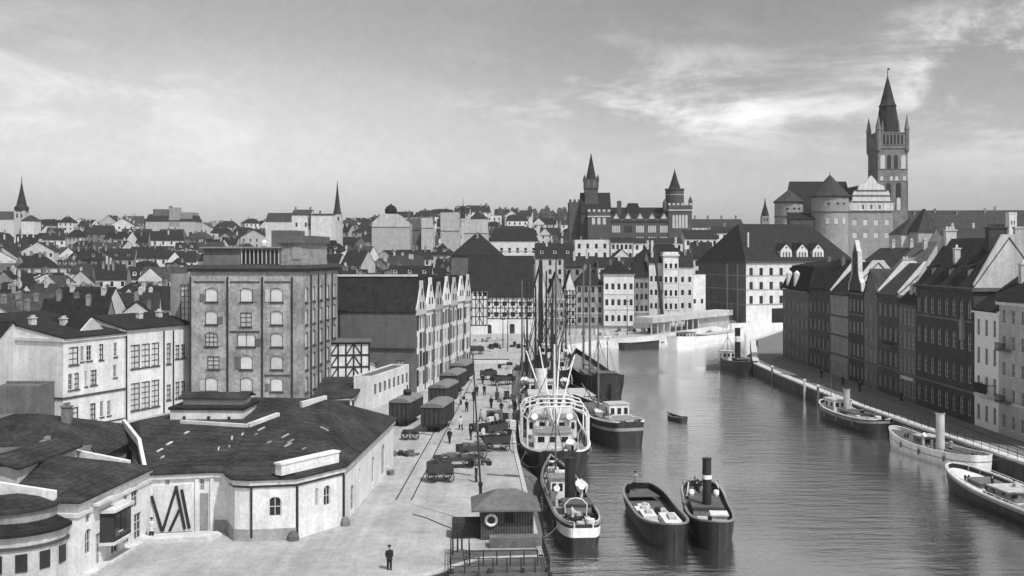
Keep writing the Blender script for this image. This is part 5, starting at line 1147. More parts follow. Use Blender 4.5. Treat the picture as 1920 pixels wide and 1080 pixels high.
    def cabin(s, x, y, w_, l_, h_, m='white', rm='boatgray', name='cabin', z=None, wins=3, roof=.12):
        z = s.zd(y) - .1 if z is None else z
        c = MB().box(x - w_ / 2, x + w_ / 2, y - l_ / 2, y + l_ / 2, z, z + h_).build(name, M[m], s.root)
        MB().box(x - w_ / 2 - .12, x + w_ / 2 + .12, y - l_ / 2 - .15, y + l_ / 2 + .15, z + h_, z + h_ + roof).build('cabin_roof', M[rm], c)
        for i in range(wins):
            xx = x - w_ / 2 + w_ * (i + .5) / wins
            MB().box(xx - w_ / wins * .28, xx + w_ / wins * .28, y - l_ / 2 - .03, y - l_ / 2 - .003, z + h_ * .5, z + h_ * .82).build('window', M['glass'], c)
        for sg in (-1, 1):
            for i in range(max(1, int(l_ / 1.6))):
                yy = y - l_ / 2 + l_ * (i + .5) / max(1, int(l_ / 1.6)); xx = x + sg * (w_ / 2 + .003)
                MB().box(xx, xx + sg * .03, yy - .3, yy + .3, z + h_ * .5, z + h_ * .82).build('window', M['glass'], c)
        return c
    def funnel(s, x, y, r, h_, m='iron', band=None, rake=0, z=None):
        z = s.zd(y) - .1 if z is None else z; top = (x, y - rake, z + h_)
        f = MB().tube((x, y, z), top, r, r * .95, 18).tube(top, (x, y - rake * 1.02, z + h_ + .06), r * 1.08, r * 1.08, 18).build('funnel', M[m], s.root)
        MB().tube((x, y - rake, z + h_ + .05), (x, y - rake, z + h_ + .075), r * .9, r * .9, 16).build('funnel_mouth', M['iron'], f)
        if band:
            a, b_, bm_ = band; p = lambda q: (x, y - rake * q, z + h_ * q); MB().tube(p(a), p(b_), r * 1.03, r * 1.02, 18).build('funnel_band', M[bm_], f)
        return f
    def mast(s, x, y, h_, r=.14, m='rust', z=None, boom=None, stays=True, top=(0, 0)):
        z = s.zd(y) - .1 if z is None else z; ms = MB().tube((x, y, z), (x + top[0], y + top[1], z + h_), r, r * .55, 8).build('mast', M[m], s.root)
        if stays:
            st = MB()
            for sx in (-1, 1):
                for dy in (-1.2, 1.2): st.tube((x, y, z + h_ * .85), (sx * s.half(y / s.L + .5), y + dy, z + .6), .03, .03, 4)
            st.build('stay', M['iron'], ms)
        for b_ in (boom or ()): MB().tube((x, y, z + b_[0]), b_[1], b_[2] if len(b_) > 2 else .1, .07, 8).build('boom', M[b_[3] if len(b_) > 3 else m], ms)
        return ms
    def hatch(s, x, y, w_, l_, h_=.5, m='canvas'):
        z = s.zd(y) - .1
        return MB().box(x - w_ / 2, x + w_ / 2, y - l_ / 2, y + l_ / 2, z, z + h_).slab([(x - w_ / 2 - .08, y - l_ / 2 - .08, z + h_), (x + w_ / 2 + .08, y - l_ / 2 - .08, z + h_), (x + w_ / 2 + .08, y + l_ / 2 + .08, z + h_ + .1), (x - w_ / 2 - .08, y + l_ / 2 + .08, z + h_ + .1)], .08).build('hatch', M[m], s.root)
    def rail(s, y0, y1, h_=.9, m='boatwhite', n=14, x=None, r=.035):
        for sg in (-1, 1):
            mb = MB(); pts = []
            for i in range(n + 1):
                y = y0 + (y1 - y0) * i / n; xx = sg * ((s.half(y / s.L + .5) - .12) if x is None else x); z = s.zd(y); pts.append((xx, y, z + h_)); mb.tube((xx, y, z), (xx, y, z + h_), r, r, 5)
            mb.path(pts, r, 5); mb.path([(p[0], p[1], p[2] - h_ * .45) for p in pts], r * .8, 5); mb.build('railing', M[m], s.root)
    def ventilator(s, x, y, h_=1.8, r=.22, m='boatwhite'):
        z = s.zd(y) - .1; MB().tube((x, y, z), (x, y, z + h_), r * .7, r * .7, 10).tube((x, y + .1, z + h_ - .05), (x, y - .38, z + h_ + .22), r * .85, r * 1.35, 12).build('ventilator', M[m], s.root)
    def lifeboat(s, x, y, z, l_=4.5, b_=1.4, m='boatwhite'):
        mb = MB(); n = 12; rows = []
        for i in range(n + 1):
            t = i / n; h = b_ / 2 * math.sin(math.pi * min(.97, max(.03, t))) ** .6; yy = y + (t - .5) * l_; e = .25 * (2 * t - 1) ** 2; rows.append([(x - h, yy, z + .8 + e), (x - h * .8, yy, z + .3), (x, yy, z + e * .6), (x + h * .8, yy, z + .3), (x + h, yy, z + .8 + e), (x, yy, z + .62 + e)])
        for a, b2 in zip(rows[:-1], rows[1:]):
            for j in range(6): mb.face([a[j], b2[j], b2[(j + 1) % 6], a[(j + 1) % 6]])
        return mb.build('lifeboat', M[m], s.root)
    def wheelhouse(s, *a, **k): return s.cabin(*a, name='wheelhouse', **k)
    def clutter(s, n, y0, y1, w_=.7, m=('canvas', 'rust', 'iron', 'cargo'), seed=1):
        rnd = random.Random(seed)
        for i in range(n):
            y = rnd.uniform(y0, y1); hw_ = (s.half(y / s.L + .5) - .7) * w_; x = rnd.uniform(-hw_, hw_); z = s.zd(y) - .1; k = rnd.random()
            a, b_, c = rnd.uniform(.2, .6), rnd.uniform(.2, .6), rnd.uniform(.3, .9)
            if k < .35: MB().prism([(x - a, y - b_), (x + a, y - b_ * .8), (x + a * .9, y + b_), (x - a * .8, y + b_)], z, z + c).build('deck_crate', M[rnd.choice(m)], s.root)
            elif k < .6: MB().lathe([(0, z), (a * .8, z), (a * .9, z + c * .5), (a * .8, z + c), (0, z + c)], x, y, 12).build('barrel', M[rnd.choice(m)], s.root)
            elif k < .8: MB().lathe([(a, z), (a * 1.1, z + .15), (a * .9, z + .3), (a * .4, z + .3), (a * .4, z)], x, y, 12).build('rope_coil', M[rnd.choice(m)], s.root)
            else: MB().tube((x - .2, y, z), (x - .2, y, z + .6), .1).tube((x + .2, y, z), (x + .2, y, z + .6), .1).box(x - .35, x + .35, y - .06, y + .06, z + .35, z + .45).build('bollard', M['iron'], s.root)
# --- S1 nearest steamer at the quay, stern to the viewer
v = Vessel('steamer', 'small moored steamer with white banded stern and tall black funnel beside landing hut', 'steamer', (5.1, 103.2), R(3.3), 29, 4.0, 1.5, .55, .5, 'tar', 'boatgray', 'deck', stern=.45, stl=.2, band=[(.95, 1.75, 'boatwhite', 0, .12)])
v.funnel(.0, -4.5, .5, 4.6, 'iron'); v.cabin(-.6, -1.0, 1.9, 2.2, 2.2, 'white'); v.cabin(.4, -6.6, 2.4, 2.2, 1.0, 'boatgray', 'deckdark', 'engine_casing', wins=0); v.hatch(0.2, 5, 2.6, 5.5, .6, 'rust')
v.rail(-15, -8, .75, 'boatwhite'); v.ventilator(-1.2, -4, 1.6); v.ventilator(1.2, -3.4, 1.6); v.clutter(12, -13, -8, .9, seed=3); v.clutter(20, 1, 13, 1.0, seed=5); v.clutter(10, -7, 1, 1.0, m=('boatwhite', 'canvas', 'iron'), seed=6); v.rail(-8, 12, .8, 'boatgray', 20)
v.mast(0, 9, 7, .11, boom=[(1.4, (1.6, 3, 5.5), .08)]); v.lifeboat(1.6, -.5, v.zd(0) + .4, 3.6, 1.2)
for x in (-.9, .9): MB().path([(x, -9.2, v.zd(-9) - .05), (x * 1.1, -9.2, v.zd(-9) + 1.2), (x * .6, -9.2, v.zd(-9) + 1.7), (0, -9.2, v.zd(-9) + 1.8)], .06).build('hoop', M['boatwhite'], v.root)
v.lines(((-1.6, -12, 2.2), (1.9, 86, .1)), ((-1.4, 11, 2.4), (.9, 118, .1)), ((-1.5, -6, 2.1), (1.7, 101, .1))); v.fenders((-10, -4, 3))
# --- S2 big steamer with white superstructure
v = Vessel('cargo_steamer', 'large black hulled cargo steamer with white bridge, white derricks and many masts', 'steamer', (4.9, 151), R(.5), 66, 8.2, 1.6, .8, .9, 'tar', 'boatwhite', 'deck', stern=.5, stl=.14, bowl=.3)
v.cabin(0, -12, 6.2, 9, 2.6, 'white', 'deck', 'deckhouse', wins=5); zb = v.deck + 2.6
v.cabin(0, -10.5, 5.6, 5.5, 2.4, 'white', 'canvas', 'bridge', z=zb, wins=5)
v.cabin(0, 4, 5.2, 7, 2.5, 'white', 'deck', 'deckhouse', wins=4); v.cabin(-.6, 4.5, 3.6, 3.2, 2.3, 'boatwhite', 'canvas', 'chart_room', z=v.deck + 2.5, wins=3)
v.funnel(-.9, -3.5, .82, 9.4, 'iron', (.5, .82, 'white'), .2)
fz = v.zd(-31)
v.cabin(-.3, -23.5, 4.2, 4.6, 2.0, 'white', 'deck', 'poop_house', wins=3); v.lifeboat(1.7, -28, v.zd(-28) + .2, 4.2, 1.3); v.clutter(10, -31, -26, 1.0, m=('cargo', 'canvas', 'iron'), seed=14)
for x in (-2.6, 2.4): MB().path([(x, -29, v.zd(-29)), (x, -29, v.zd(-29) + 2.2), (x + .3, -29.6, v.zd(-29) + 2.9), (x + .9, -30, v.zd(-29) + 3.0)], .07, 6).build('davit', M['boatwhite'], v.root)
for i, y in enumerate((-30, -25.5, -21, -16.5)):
    hw_ = v.half(y / v.L + .5) - .15; z0 = v.zd(y); MB().path([(-hw_, y, z0), (-hw_ * 1.0, y, z0 + 4.0), (-hw_ * .88, y, z0 + 4.9), (-hw_ * .4, y, z0 + 5.4), (hw_ * .4, y, z0 + 5.4), (hw_ * .88, y, z0 + 4.9), (hw_, y, z0 + 4.0), (hw_, y, z0)], .09, 8).build('awning_hoop', M['boatwhite'], v.root)
for sg in (-1, 1): MB().path([(sg * (v.half(y / v.L + .5) - .15), y, v.zd(y) + 4.0) for y in (-30, -25.5, -21, -16.5)], .07, 6).build('awning_rail', M['boatwhite'], v.root)
v.rail(-32, -17, 1.0); v.rail(-6, 30, 1.0, n=26)
zz_ = v.zd(-19)
v.mast(.2, -18.5, 12, .22, 'boatwhite', boom=[(1.0, (-3.2, -14, 12.5), .17, 'boatwhite'), (1.0, (3.0, -14.5, 12.0), .17, 'boatwhite'), (1.0, (1.2, -13, 13.0), .15, 'boatwhite'), (1.0, (-1.5, -13.5, 13.0), .15, 'boatwhite')])
v.mast(-.6, 12, 21, .24, 'iron', boom=[(1.5, (2.5, 17, 13)), (1.5, (-2.8, 17, 12))]); v.mast(.9, 23, 20, .22, 'iron', boom=[(1.5, (-2.5, 18, 12))])
v.mast(-2.4, 16, 19, .2, 'iron', boom=[(2, (-3, 11, 14))]); v.mast(2.6, 26, 21, .22, 'rust', boom=[(2, (4, 20, 15)), (2, (1, 20, 13))]); v.mast(-3, 27, 18, .18, 'rust', boom=[(2, (-1, 21, 14))]); v.mast(1.4, 16, 15, .16, 'iron', boom=[(2, (3, 10, 12)), (2, (-1, 10, 12))]); v.mast(.2, 29, 22, .2, 'iron'); v.mast(-1.6, -1, 19, .2, 'iron'); v.mast(1.8, 8, 17.5, .18, 'rust')
for x, y, z in ((-3.0, -8, zb + .1), (3.0, -8, zb + .1), (2.9, 5, 5.6), (-2.9, 6, 5.6)): v.lifeboat(x, y, z)
for x, y in ((-2.2, -16.5), (2.2, -16.5), (-2, 0), (2.2, 0), (1.4, -6), (-2.4, -5)): v.ventilator(x, y, 2.6, .32)
v.hatch(0, 12, 4.5, 5, .7); v.hatch(0, 20, 4, 5, .7, 'rust'); v.clutter(22, -24, -14, .95, m=('cargo', 'rust', 'iron', 'boatwhite'), seed=11); v.clutter(12, 9, 27, .95, seed=12); v.clutter(8, -7, -1, .95, seed=13)
v.lines(((-3.2, -29, 3.4), (.5, 116, .1)), ((-3.6, -20, 3), (.4, 136, .1)), ((-3, 26, 3.4), (.2, 188, .1))); v.fenders((-24, -16, -8, 0, 8))
# --- S2b another steamer behind, white boats and clutter
v = Vessel('cargo_steamer', 'white topped steamer moored at quay beyond the large black hulled steamer', 'steamer', (8.6, 214), R(-5), 46, 7.2, 2.6, .9, .8, 'tar', 'boatwhite', 'deck', stern=.55)
v.cabin(0, -10, 5.4, 8, 2.5, 'white', 'deck', 'deckhouse', wins=4); v.cabin(0, -9, 4.6, 4.6, 2.3, 'white', 'canvas', 'bridge', z=v.deck + 2.5, wins=4); v.funnel(0, -4, .7, 6.5, 'iron')
v.mast(0, 6, 22, .22, 'iron', boom=[(1.5, (2.5, 11, 13)), (1.5, (-2.5, 0, 12))]); v.mast(.3, -15, 18, .2, 'iron', boom=[(1.5, (2.5, -20, 11))]); v.mast(-.6, 16, 20, .2, 'rust', boom=[(2, (2, 10, 14))]); v.mast(2.2, 0, 19, .18, 'iron'); v.mast(-2.4, -3, 21, .2, 'iron', boom=[(2, (-2, -8, 14))])
v.lifeboat(2.6, -9, 5.4); v.lifeboat(-2.6, -9, 5.4); v.rail(-22, 20, 1.0, n=26); v.clutter(12, 0, 18, .9, seed=15)
# --- S3 dark sailing barge
v = Vessel('sailing_barge', 'dark two masted sailing barge with broad rounded stern moored outside the steamers', 'barge', (15.2, 204), R(5), 40, 6.6, 1.9, .8, 1.6, 'tar', 'dark', 'boatgray', stern=.6, stl=.2, low=.8)
v.mast(-1.6, -8, 21, .26, 'rust', boom=[(1.2, (-1.2, -17, 3.6), .16)]); v.mast(-.6, 6, 20.5, .24, 'rust', boom=[(1.2, (0, -6, 4), .14)]); v.cabin(.2, -15, 3.2, 3.4, 1.4, 'dim', 'felt', wins=2); v.hatch(0, -1, 3.8, 8, .7, 'felt'); v.clutter(8, -12, 10, seed=17)
MB().box(-.05, .05, -20.9, -20.1, -.6, 2.4).build('rudder', M['dark'], v.root)
bd = MB().box(.9, 2.1, -9.05, -8.95, 9.0, 9.9).build('name_board', M['white'], v.root); MB().box(1.2, 1.3, -9.09, -9.053, 9.2, 9.7).box(1.5, 1.58, -9.09, -9.053, 9.2, 9.7).box(1.78, 1.86, -9.09, -9.053, 9.2, 9.7).box(1.58, 1.78, -9.09, -9.053, 9.2, 9.28).box(1.58, 1.78, -9.09, -9.053, 9.62, 9.7).build('lettering', M['iron'], bd)
MB().tube((1.5, -8.9, 2), (1.5, -8.9, 9.1), .07).build('sign_pole', M['iron'], v.root)
# --- S4 small steamer alongside
v = Vessel('steamer', 'small black steamer with white wheelhouse moored outside the big cargo steamer', 'steamer', (11.9, 150), R(14), 27, 5.6, 2.2, .7, .6, 'tar', 'boatwhite', 'deck', stern=.55, stl=.2, band=[(1.7, 2.1, 'boatgray', .0, .3)])
v.wheelhouse(.6, -6.5, 2.8, 2.4, 2.6, 'white', 'canvas', wins=3); v.cabin(0, -9.8, 3.6, 3.6, .9, 'white', 'deck', wins=4); v.hatch(0, 2, 3.6, 8, 1.0, 'felt'); v.mast(-.6, -2.5, 13, .18, 'rust', boom=[(1.6, (-.3, 6, 6), .12)])
v.rail(-13, -8, .9); v.funnel(0, -4, .4, 2.8, 'iron'); v.clutter(7, -12.6, -11, .9, m=('cargo', 'canvas'), seed=19); v.lifeboat(-1.9, -7, v.deck + .8, 3.4, 1.1)
# --- quayside lighter behind
v = Vessel('lighter', 'squat dark lighter with canvas hatch between black steamer and sailing barge', 'barge', (11.2, 176), R(8), 18, 4.8, 1.3, .5, .4, 'tar', 'dark', 'deckdark'); v.hatch(0, 0, 3.2, 9, .9, 'canvas'); v.clutter(4, -7, -5, seed=23)
# --- T1 open lighter, T2 tug in mid river
v = Vessel('lighter', 'open round bowed lighter carrying pale crates and slabs in mid river', 'barge', (13.15, 98.2), R(180 + 3), 17.6, 4.35, .75, .85, .5, 'tar', 'boatgray', 'deckdark', stern=.4, stl=.3, bowl=.42, bowp=2.6, low=.84, rnd=True)
rnd = random.Random(3)
for (x, y, w_, l_, h_) in ((-.9, 2.6, 1.45, 4.0, .75), (.9, 1.2, 1.2, 2.8, .9), (.85, 3.9, 1.1, 1.8, .65), (.9, -1.2, 1.2, 2.0, .7), (-.85, -1.0, 1.2, 2.4, .45), (.4, -3.3, 1.1, 1.4, .5)):
    z = v.zd(0) - .2; j = lambda: rnd.uniform(-.1, .1)
    MB().prism([(x - w_ / 2 + j(), y - l_ / 2 + j()), (x + w_ / 2 + j(), y - l_ / 2 + j()), (x + w_ / 2 + j(), y + l_ / 2 + j()), (x - w_ / 2 + j(), y + l_ / 2 + j())], z, z + h_).build('cargo_stack', M['cargo'], v.root)
    MB().prism([(x - w_ * .3 + j(), y - l_ * .2), (x + w_ * .1, y - l_ * .25), (x + w_ * .15, y + l_ * .2), (x - w_ * .3, y + l_ * .2)], z + h_, z + h_ + .22).build('cargo_stack', M['canvas'], v.root)
MB().lathe([(.28, v.zd(0) + .3), (.3, v.zd(0) + .9), (.0, v.zd(0) + .9)], -.2, .2, 12).build('barrel', M['iron'], v.root)
MB().slab([(-.85, -8.3, 1.5), (.85, -8.3, 1.5), (1.55, -5.6, 1.35), (-1.55, -5.6, 1.35)], .08).build('fore_deck', M['deckdark'], v.root)
lighter = v
v = Vessel('tug', 'black tug with very tall funnel carrying one white band in mid river', 'tug', (18.0, 98.2), R(180 - 5), 18.0, 4.2, 1.15, .55, .6, 'tar', 'boatgray', 'deckdark', stern=.45, stl=.26, bowl=.46, bowp=2.3, rnd=True)
v.funnel(.2, 1.5, .42, 5.3, 'iron', (.66, .73, 'white')); v.cabin(.2, 0, 2.6, 5.2, 1.1, 'boatgray', 'deckdark', 'engine_casing', wins=0)
v.cabin(-.45, 5.6, 1.3, 1.3, 1.0, 'white', 'boatwhite', 'companion', wins=1); v.clutter(8, 3.5, 6, .9, m=('canvas', 'rust', 'boatwhite'), seed=31); v.clutter(18, -7.5, -2, 1.0, m=('iron', 'rust', 'boatwhite', 'canvas'), seed=33)
v.rail(-8, -3, .8, 'boatwhite', 7); v.ventilator(-1, -1.8, 1.3); v.ventilator(1.3, -1.8, 1.3); v.mast(0, -5, 3.0, .07, stays=False)
random.seed(12)
for i in range(12): 
    a = random.uniform(-2, 2); y = random.uniform(-7, -3); MB().beam((a, y, 1.3), (a + random.uniform(-.5, .5), y + random.uniform(-.6, .6), 2.5 + random.uniform(0, .6)), .12, .1).build('upright_gear', M[random.choice(('iron', 'boatwhite', 'rust'))], v.root)
tug = v
# --- T3 far tug
v = Vessel('tug', 'far dark tug with white banded funnel near bend of right embankment', 'tug', (48.6, 232), R(6), 20, 5.2, 1.3, .7, .7, 'tar', 'boatgray', 'deckdark', stl=.24)
v.funnel(0, -1.5, .62, 7.6, 'iron', (.62, .78, 'white')); v.cabin(-1.0, 3, 2.8, 3, 2.2, 'white', 'canvas', wins=3); v.cabin(.3, -3, 2.8, 4, 1.1, 'dark', 'deckdark', 'engine_casing', wins=0); v.clutter(9, -9, -5, seed=41, m=('iron', 'cargo')); v.mast(0, 5.5, 6, .09)
# --- right bank boats, bows away
v = Vessel('steamer', 'dark hulled harbour steamer with cream funnel and cluttered deck on right bank', 'steamer', (49.6, 156), R(9), 18, 4.4, 1.2, .5, .5, 'tar', 'boatwhite', 'deck', stern=.3, bowl=.38, bowp=2.3, rnd=True, band=[(1.1, 1.45, 'boatgray', 0, 1)])
v.funnel(.1, 1.6, .5, 3.8, 'cream'); v.cabin(0, 4.2, 2.8, 3.2, 1.9, 'white', 'canvas', 'wheelhouse', wins=3); v.cabin(0, -1.5, 2.8, 4.5, .9, 'boatgray', 'deckdark', 'engine_casing', wins=0); v.clutter(14, -7.5, -2, 1.0, m=('cargo', 'canvas', 'iron'), seed=51); v.rail(-8, -3, .8); v.mast(0, 6.5, 5, .08)
v.fenders((-5, 0, 4)); v.lines(((1.5, -7, 1.8), (51.6, 144, .3)), ((1.3, 7, 1.9), (51.0, 168, .3)))
v = Vessel('steam_launch', 'white hulled steam launch with tall cream funnel moored on right bank', 'launch', (51.3, 129.2), R(12), 18.5, 4.4, 1.35, .4, .6, 'boatwhite', 'boatwhite', 'deckdark', stern=.3, stl=.24, bowl=.42, bowp=2.2, rnd=True, band=[(.95, 1.05, 'boatgray', 0, 1)])
v.funnel(.3, -.5, .52, 4.4, 'white2'); v.cabin(.2, 2.2, 2.2, 2.2, 1.2, 'boatgray', 'canvas', wins=2); v.clutter(12, -8, 7, .9, m=('iron', 'rust', 'canvas'), seed=53); v.rail(-9, 8.5, .7, 'boatgray'); v.ventilator(-1, 1, 1.5); v.ventilator(1.1, .6, 1.5)
v.fenders((-5, 0, 4)); v.lines(((1.5, -7, 1.9), (55.0, 119, .3)), ((1.2, 7.5, 2.0), (53.0, 141, .3)))
v = Vessel('steamer', 'dark hulled passenger steamer with cream funnel and pale deckhouse cut by right edge', 'steamer', (49.4, 100.2), R(7), 30, 6.0, 1.0, .5, .6, 'tar', 'boatwhite', 'boatwhite', stern=.5, bowl=.36, bowp=2.2, rnd=True, band=[(1.1, 1.42, 'boatgray', 0, 1)])
v.funnel(.5, -1.0, .62, 5.8, 'white2'); v.cabin(.6, -2.5, 3.4, 6, 2.1, 'white', 'canvas', wins=3); v.cabin(.3, 4.2, 3.4, 3.6, 1.0, 'boatgray', 'canvas', 'saloon', wins=3); v.hatch(.2, 9.2, 2.4, 2.6, .5, 'rust'); v.rail(-14, 14, .8, 'boatwhite', 22); v.clutter(10, 2, 12, .9, m=('iron', 'rust', 'canvas'), seed=55); v.ventilator(1.9, 2.0, 1.7, .3)
# --- far barge with light hull
v = Vessel('barge', 'long pale river barge moored before landing shed on far quay', 'barge', (57, 307), R(-41), 40, 6, 1.2, .5, .7, 'boatwhite', 'boatwhite', 'deck', stern=.5); v.cabin(0, -13, 3.4, 5, 1.6, 'cream', 'felt', wins=3); v.hatch(0, 4, 4, 18, .8, 'canvas'); v.clutter(8, -8, 14, seed=61); v.mast(0, 12, 9, .14)
v = Vessel('barge', 'dark small lighter below far quay houses', 'barge', (34, 283), R(-58), 13, 3.8, .8, .4, .3, 'tar', 'dark', 'deckdark'); v.clutter(4, -4, 4, seed=63)
# --- rowing boat
v = Vessel('rowing_boat', 'tiny dark rowing boat alone in open river', 'rowing boat', (24.6, 160), R(25), 4.6, 1.5, .25, .3, .25, 'dark', 'rust', 'deckdark', stern=.6)
for y in (-1, .4): MB().box(-.6, .6, y - .14, y + .14, .38, .44).build('thwart', M['rust'], v.root)
# mooring piles along the right embankment
for i, (px, Y, lb) in enumerate(((1466, 205, 'far dark mooring post before right embankment'), (1504, 183, 'tall pale mooring post before right embankment'), (1532, 175, 'mooring post nearest dark harbour steamer'))):
    t = thing('mooring_post', lb, 'post', (50.0 + (.2 if i else 0), Y, WL), 0, 'mooring posts along the right embankment')
    MB().tube((0, 0, -2), (0, 0, 3.1), .22, .2, 10).build('shaft', M['cream' if i == 1 else 'rust'], t); MB().lathe([(.24, 3.1), (.26, 3.3), (0, 3.5)], 0, 0, 10).build('cap', M['trim'], t)
# embankment railing
rp = [Vector((x, y, .2)) for x, y in ((57.6, 98), (56.0, 116), (53.5, 144), (52.0, 160))]
rt = thing('railing', 'thin iron railing along pale kerb of right embankment', 'railing', (57.6, 98, .2)); o0 = rp[0]
rb = MB(); pb = MB()
for p, q in zip(rp[:-1], rp[1:]):
    n_ = int((q - p).length / 1.8)
    for i in range(n_): c = p + (q - p) * i / n_ - o0; pb.tube((c.x, c.y, 0), (c.x, c.y, 1.15), .035, .035, 5)
    for z in (.4, .75, 1.15): rb.tube(tuple(p - o0 + Vector((0, 0, z))), tuple(q - o0 + Vector((0, 0, z))), .03, .03, 5)
rb.build('rail', M['iron'], rt); pb.build('posts', M['iron'], rt)

# ================================================================ QUAY
# landing hut with gangway
hx, hy = 1.0 , 88.6
hut = thing('landing_hut', 'dark board landing hut with hipped roof and white life ring on quay edge', 'hut', (G(948, 1012)[0], G(948, 1012)[1], 0), R(3))
MB().box(-2.0, 2.25, 0, 3.4, 0, 2.55).build('wall', M['boards'], hut)
for i in range(22): pass
bt = MB()
for i in range(20): bt.box(-1.98 + i * .215, -1.92 + i * .215, -.04, -.002, .05, 2.5)
bt.build('battens', M['rust'], hut)
rm = MB(); zt = 3.75
for f in ([(-2.75, -.75, 2.55), (2.8, -.75, 2.55), (.9, 1.7, zt), (-.6, 1.7, zt)], [(2.8, -.75, 2.55), (2.8, 4.1, 2.55), (.9, 1.7, zt)], [(2.8, 4.1, 2.55), (-2.75, 4.1, 2.55), (-.6, 1.7, zt), (.9, 1.7, zt)], [(-2.75, 4.1, 2.55), (-2.75, -.75, 2.55), (-.6, 1.7, zt)]): rm.slab(f, .14)
rm.build('roof', M['felt'], hut)
MB().box(-.05, .65, -.06, -.045, 1.35, 2.2).build('window', M['glass'], hut)
MB().box(-4.3, -2.02, .5, 2.6, 0, 1.25).build('lean_to', M['dark'], hut)
lr = MB(); n1, n2 = 20, 8
for i in range(n1):
    for j in range(n2):
        def tp(i, j): a, b_ = 2 * math.pi * i / n1, 2 * math.pi * j / n2; rr_ = .42 + .12 * math.cos(b_); return (rr_ * math.cos(a), .1 * math.sin(b_), rr_ * math.sin(a))
        lr.face([tp(i, j), tp(i + 1, j), tp(i + 1, j + 1), tp(i, j + 1)])
tag(lr.build('life_ring', M['white'], None, True, (hut.location.x - 1.15, hut.location.y - .19, 1.62), R(3)), 'white life ring hanging on dark board wall of landing hut', 'life ring')
jt = thing('landing_stage', 'railed timber landing stage stepping down in front of landing hut', 'landing stage', (0.2, 80.2, 0), R(3))
MB().box(-4.9, 2.4, -3.6, 2.6, -.35, .02).build('deck', M['deckdark'], jt); MB().box(-2.9, 2.35, -4.6, -3.62, -1.6, -1.35).build('lower_deck', M['rust'], jt)
MB().box(-1.8, 2.3, 3.0, 4.2, 0, .8).build('step_block', M['rust'], jt)
for k_, (pts) in enumerate(([(-4.8, 2.4), (-4.8, -3.5)], [(-4.8, -3.5), (2.3, -3.5)], [(-3.4, 2.4), (-3.4, -1.6), (1.6, -1.6)], [(2.3, -3.5), (2.3, 2.4)])):
    mb = MB()
    for p, q in zip(pts[:-1], pts[1:]):
        n_ = max(2, int(math.dist(p, q) / .9))
        for i in range(n_ + 1): x, y = p[0] + (q[0] - p[0]) * i / n_, p[1] + (q[1] - p[1]) * i / n_; mb.tube((x, y, 0), (x, y, 1.1), .045, .045, 6)
        for z in (.55, 1.1): mb.tube((p[0], p[1], z), (q[0], q[1], z), .04, .04, 6)
    mb.build('railing', M['iron'], jt)
for x, y in ((-4.7, -3.4), (-2, -3.4), (.4, -3.4), (2.2, -3.4), (-2.8, -4.5), (2.3, -4.5)): MB().tube((x, y, -4.5), (x, y, .3), .16, .16, 8).build('pile', M['dark'], jt)
for i, (px, py) in enumerate(((849, 1040), (858, 1036), (866, 1032))):
    p = G(px, py); t = thing('bollard', ['leftmost', 'middle', 'rightmost'][i] + ' of three thin iron posts beside railed landing stage', 'post', (*p, 0), 0, 'iron posts beside landing stage')
    MB().tube((0, 0, 0), (0, 0, 1.5), .07, .06, 8).build('shaft', M['iron'], t); MB().lathe([(.08, 1.5), (.1, 1.6), (0, 1.68)], 0, 0, 8).build('cap', M['iron'], t)
p = G(903, 984); fp = thing('flagpole', 'tall thin dark pole standing behind landing hut', 'pole', (*p, 0))
MB().tube((0, 0, 0), (-.1, 0, 3.4), .16, .13, 8).build('lower_mast', M['dark'], fp); MB().tube((-.1, 0, 3.4), (-.75, 0, 14.5), .09, .05, 8).build('upper_mast', M['dark'], fp); MB().box(-.28, .08, -.2, .2, 3.3, 3.6).build('mast_band', M['iron'], fp)
# freight wagons
def wagon(name, label, x, y, rz, L_=7.2, open_=False):
    t = thing(name, label, 'wagon', (x, y, 0), rz, 'freight wagons beside the granaries'); w_ = 2.8
    MB().box(-w_ / 2, w_ / 2, -L_ / 2, L_ / 2, 1.05, 3.2).build('body', M['wagon'], t)
    rb_ = MB(); ar = [(w_ / 2 * 1.06 * math.cos(R(a)), 3.2 + .55 * math.sin(R(a))) for a in range(0, 181, 15)]; rb_.xz(ar[::-1], -L_ / 2 - .12, L_ / 2 + .12); rb_.build('roof', M['wroof'], t)
    MB().box(-w_ / 2 + .15, w_ / 2 - .15, -L_ / 2, L_ / 2, .75, 1.04).build('chassis', M['iron'], t)
    for s_ in (-1, 1):
        d_ = MB().box(s_ * (w_ / 2 + .003), s_ * (w_ / 2 + .07), -.85, .85, 1.1, 3.0).build('door', M['dark'], t)
        for x_ in (-.6, .6): MB().tube((x_, s_ * L_ / 2, .95), (x_, s_ * (L_ / 2 + .5), .95), .06).tube((x_, s_ * (L_ / 2 + .5), .95), (x_, s_ * (L_ / 2 + .56), .95), .2, .2, 10).build('buffer', M['iron'], t)
        for q in (-L_ / 2 + .05, -L_ / 4, L_ / 4, L_ / 2 - .05): MB().box(s_ * (w_ / 2 + .003), s_ * (w_ / 2 + .06), q - .05, q + .05, 1.06, 3.18).build('stanchion', M['iron'], t)
        for q in (-.92, -.31, .31, .92): MB().box(q - .05, q + .05, s_ * (L_ / 2 + .003), s_ * (L_ / 2 + .06), 1.06, 3.18).build('stanchion', M['iron'], t)
        for yy in (-L_ * .28, L_ * .28): MB().tube((s_ * .66, yy, .5), (s_ * .8, yy, .5), .5, .5, 16).build('wheel', M['iron'], t)
    return t
wagon('freight_wagon', 'boxy dark freight wagon with roof lamp housing beside white goods shed', *G(762, 793), R(-10), 6.8)
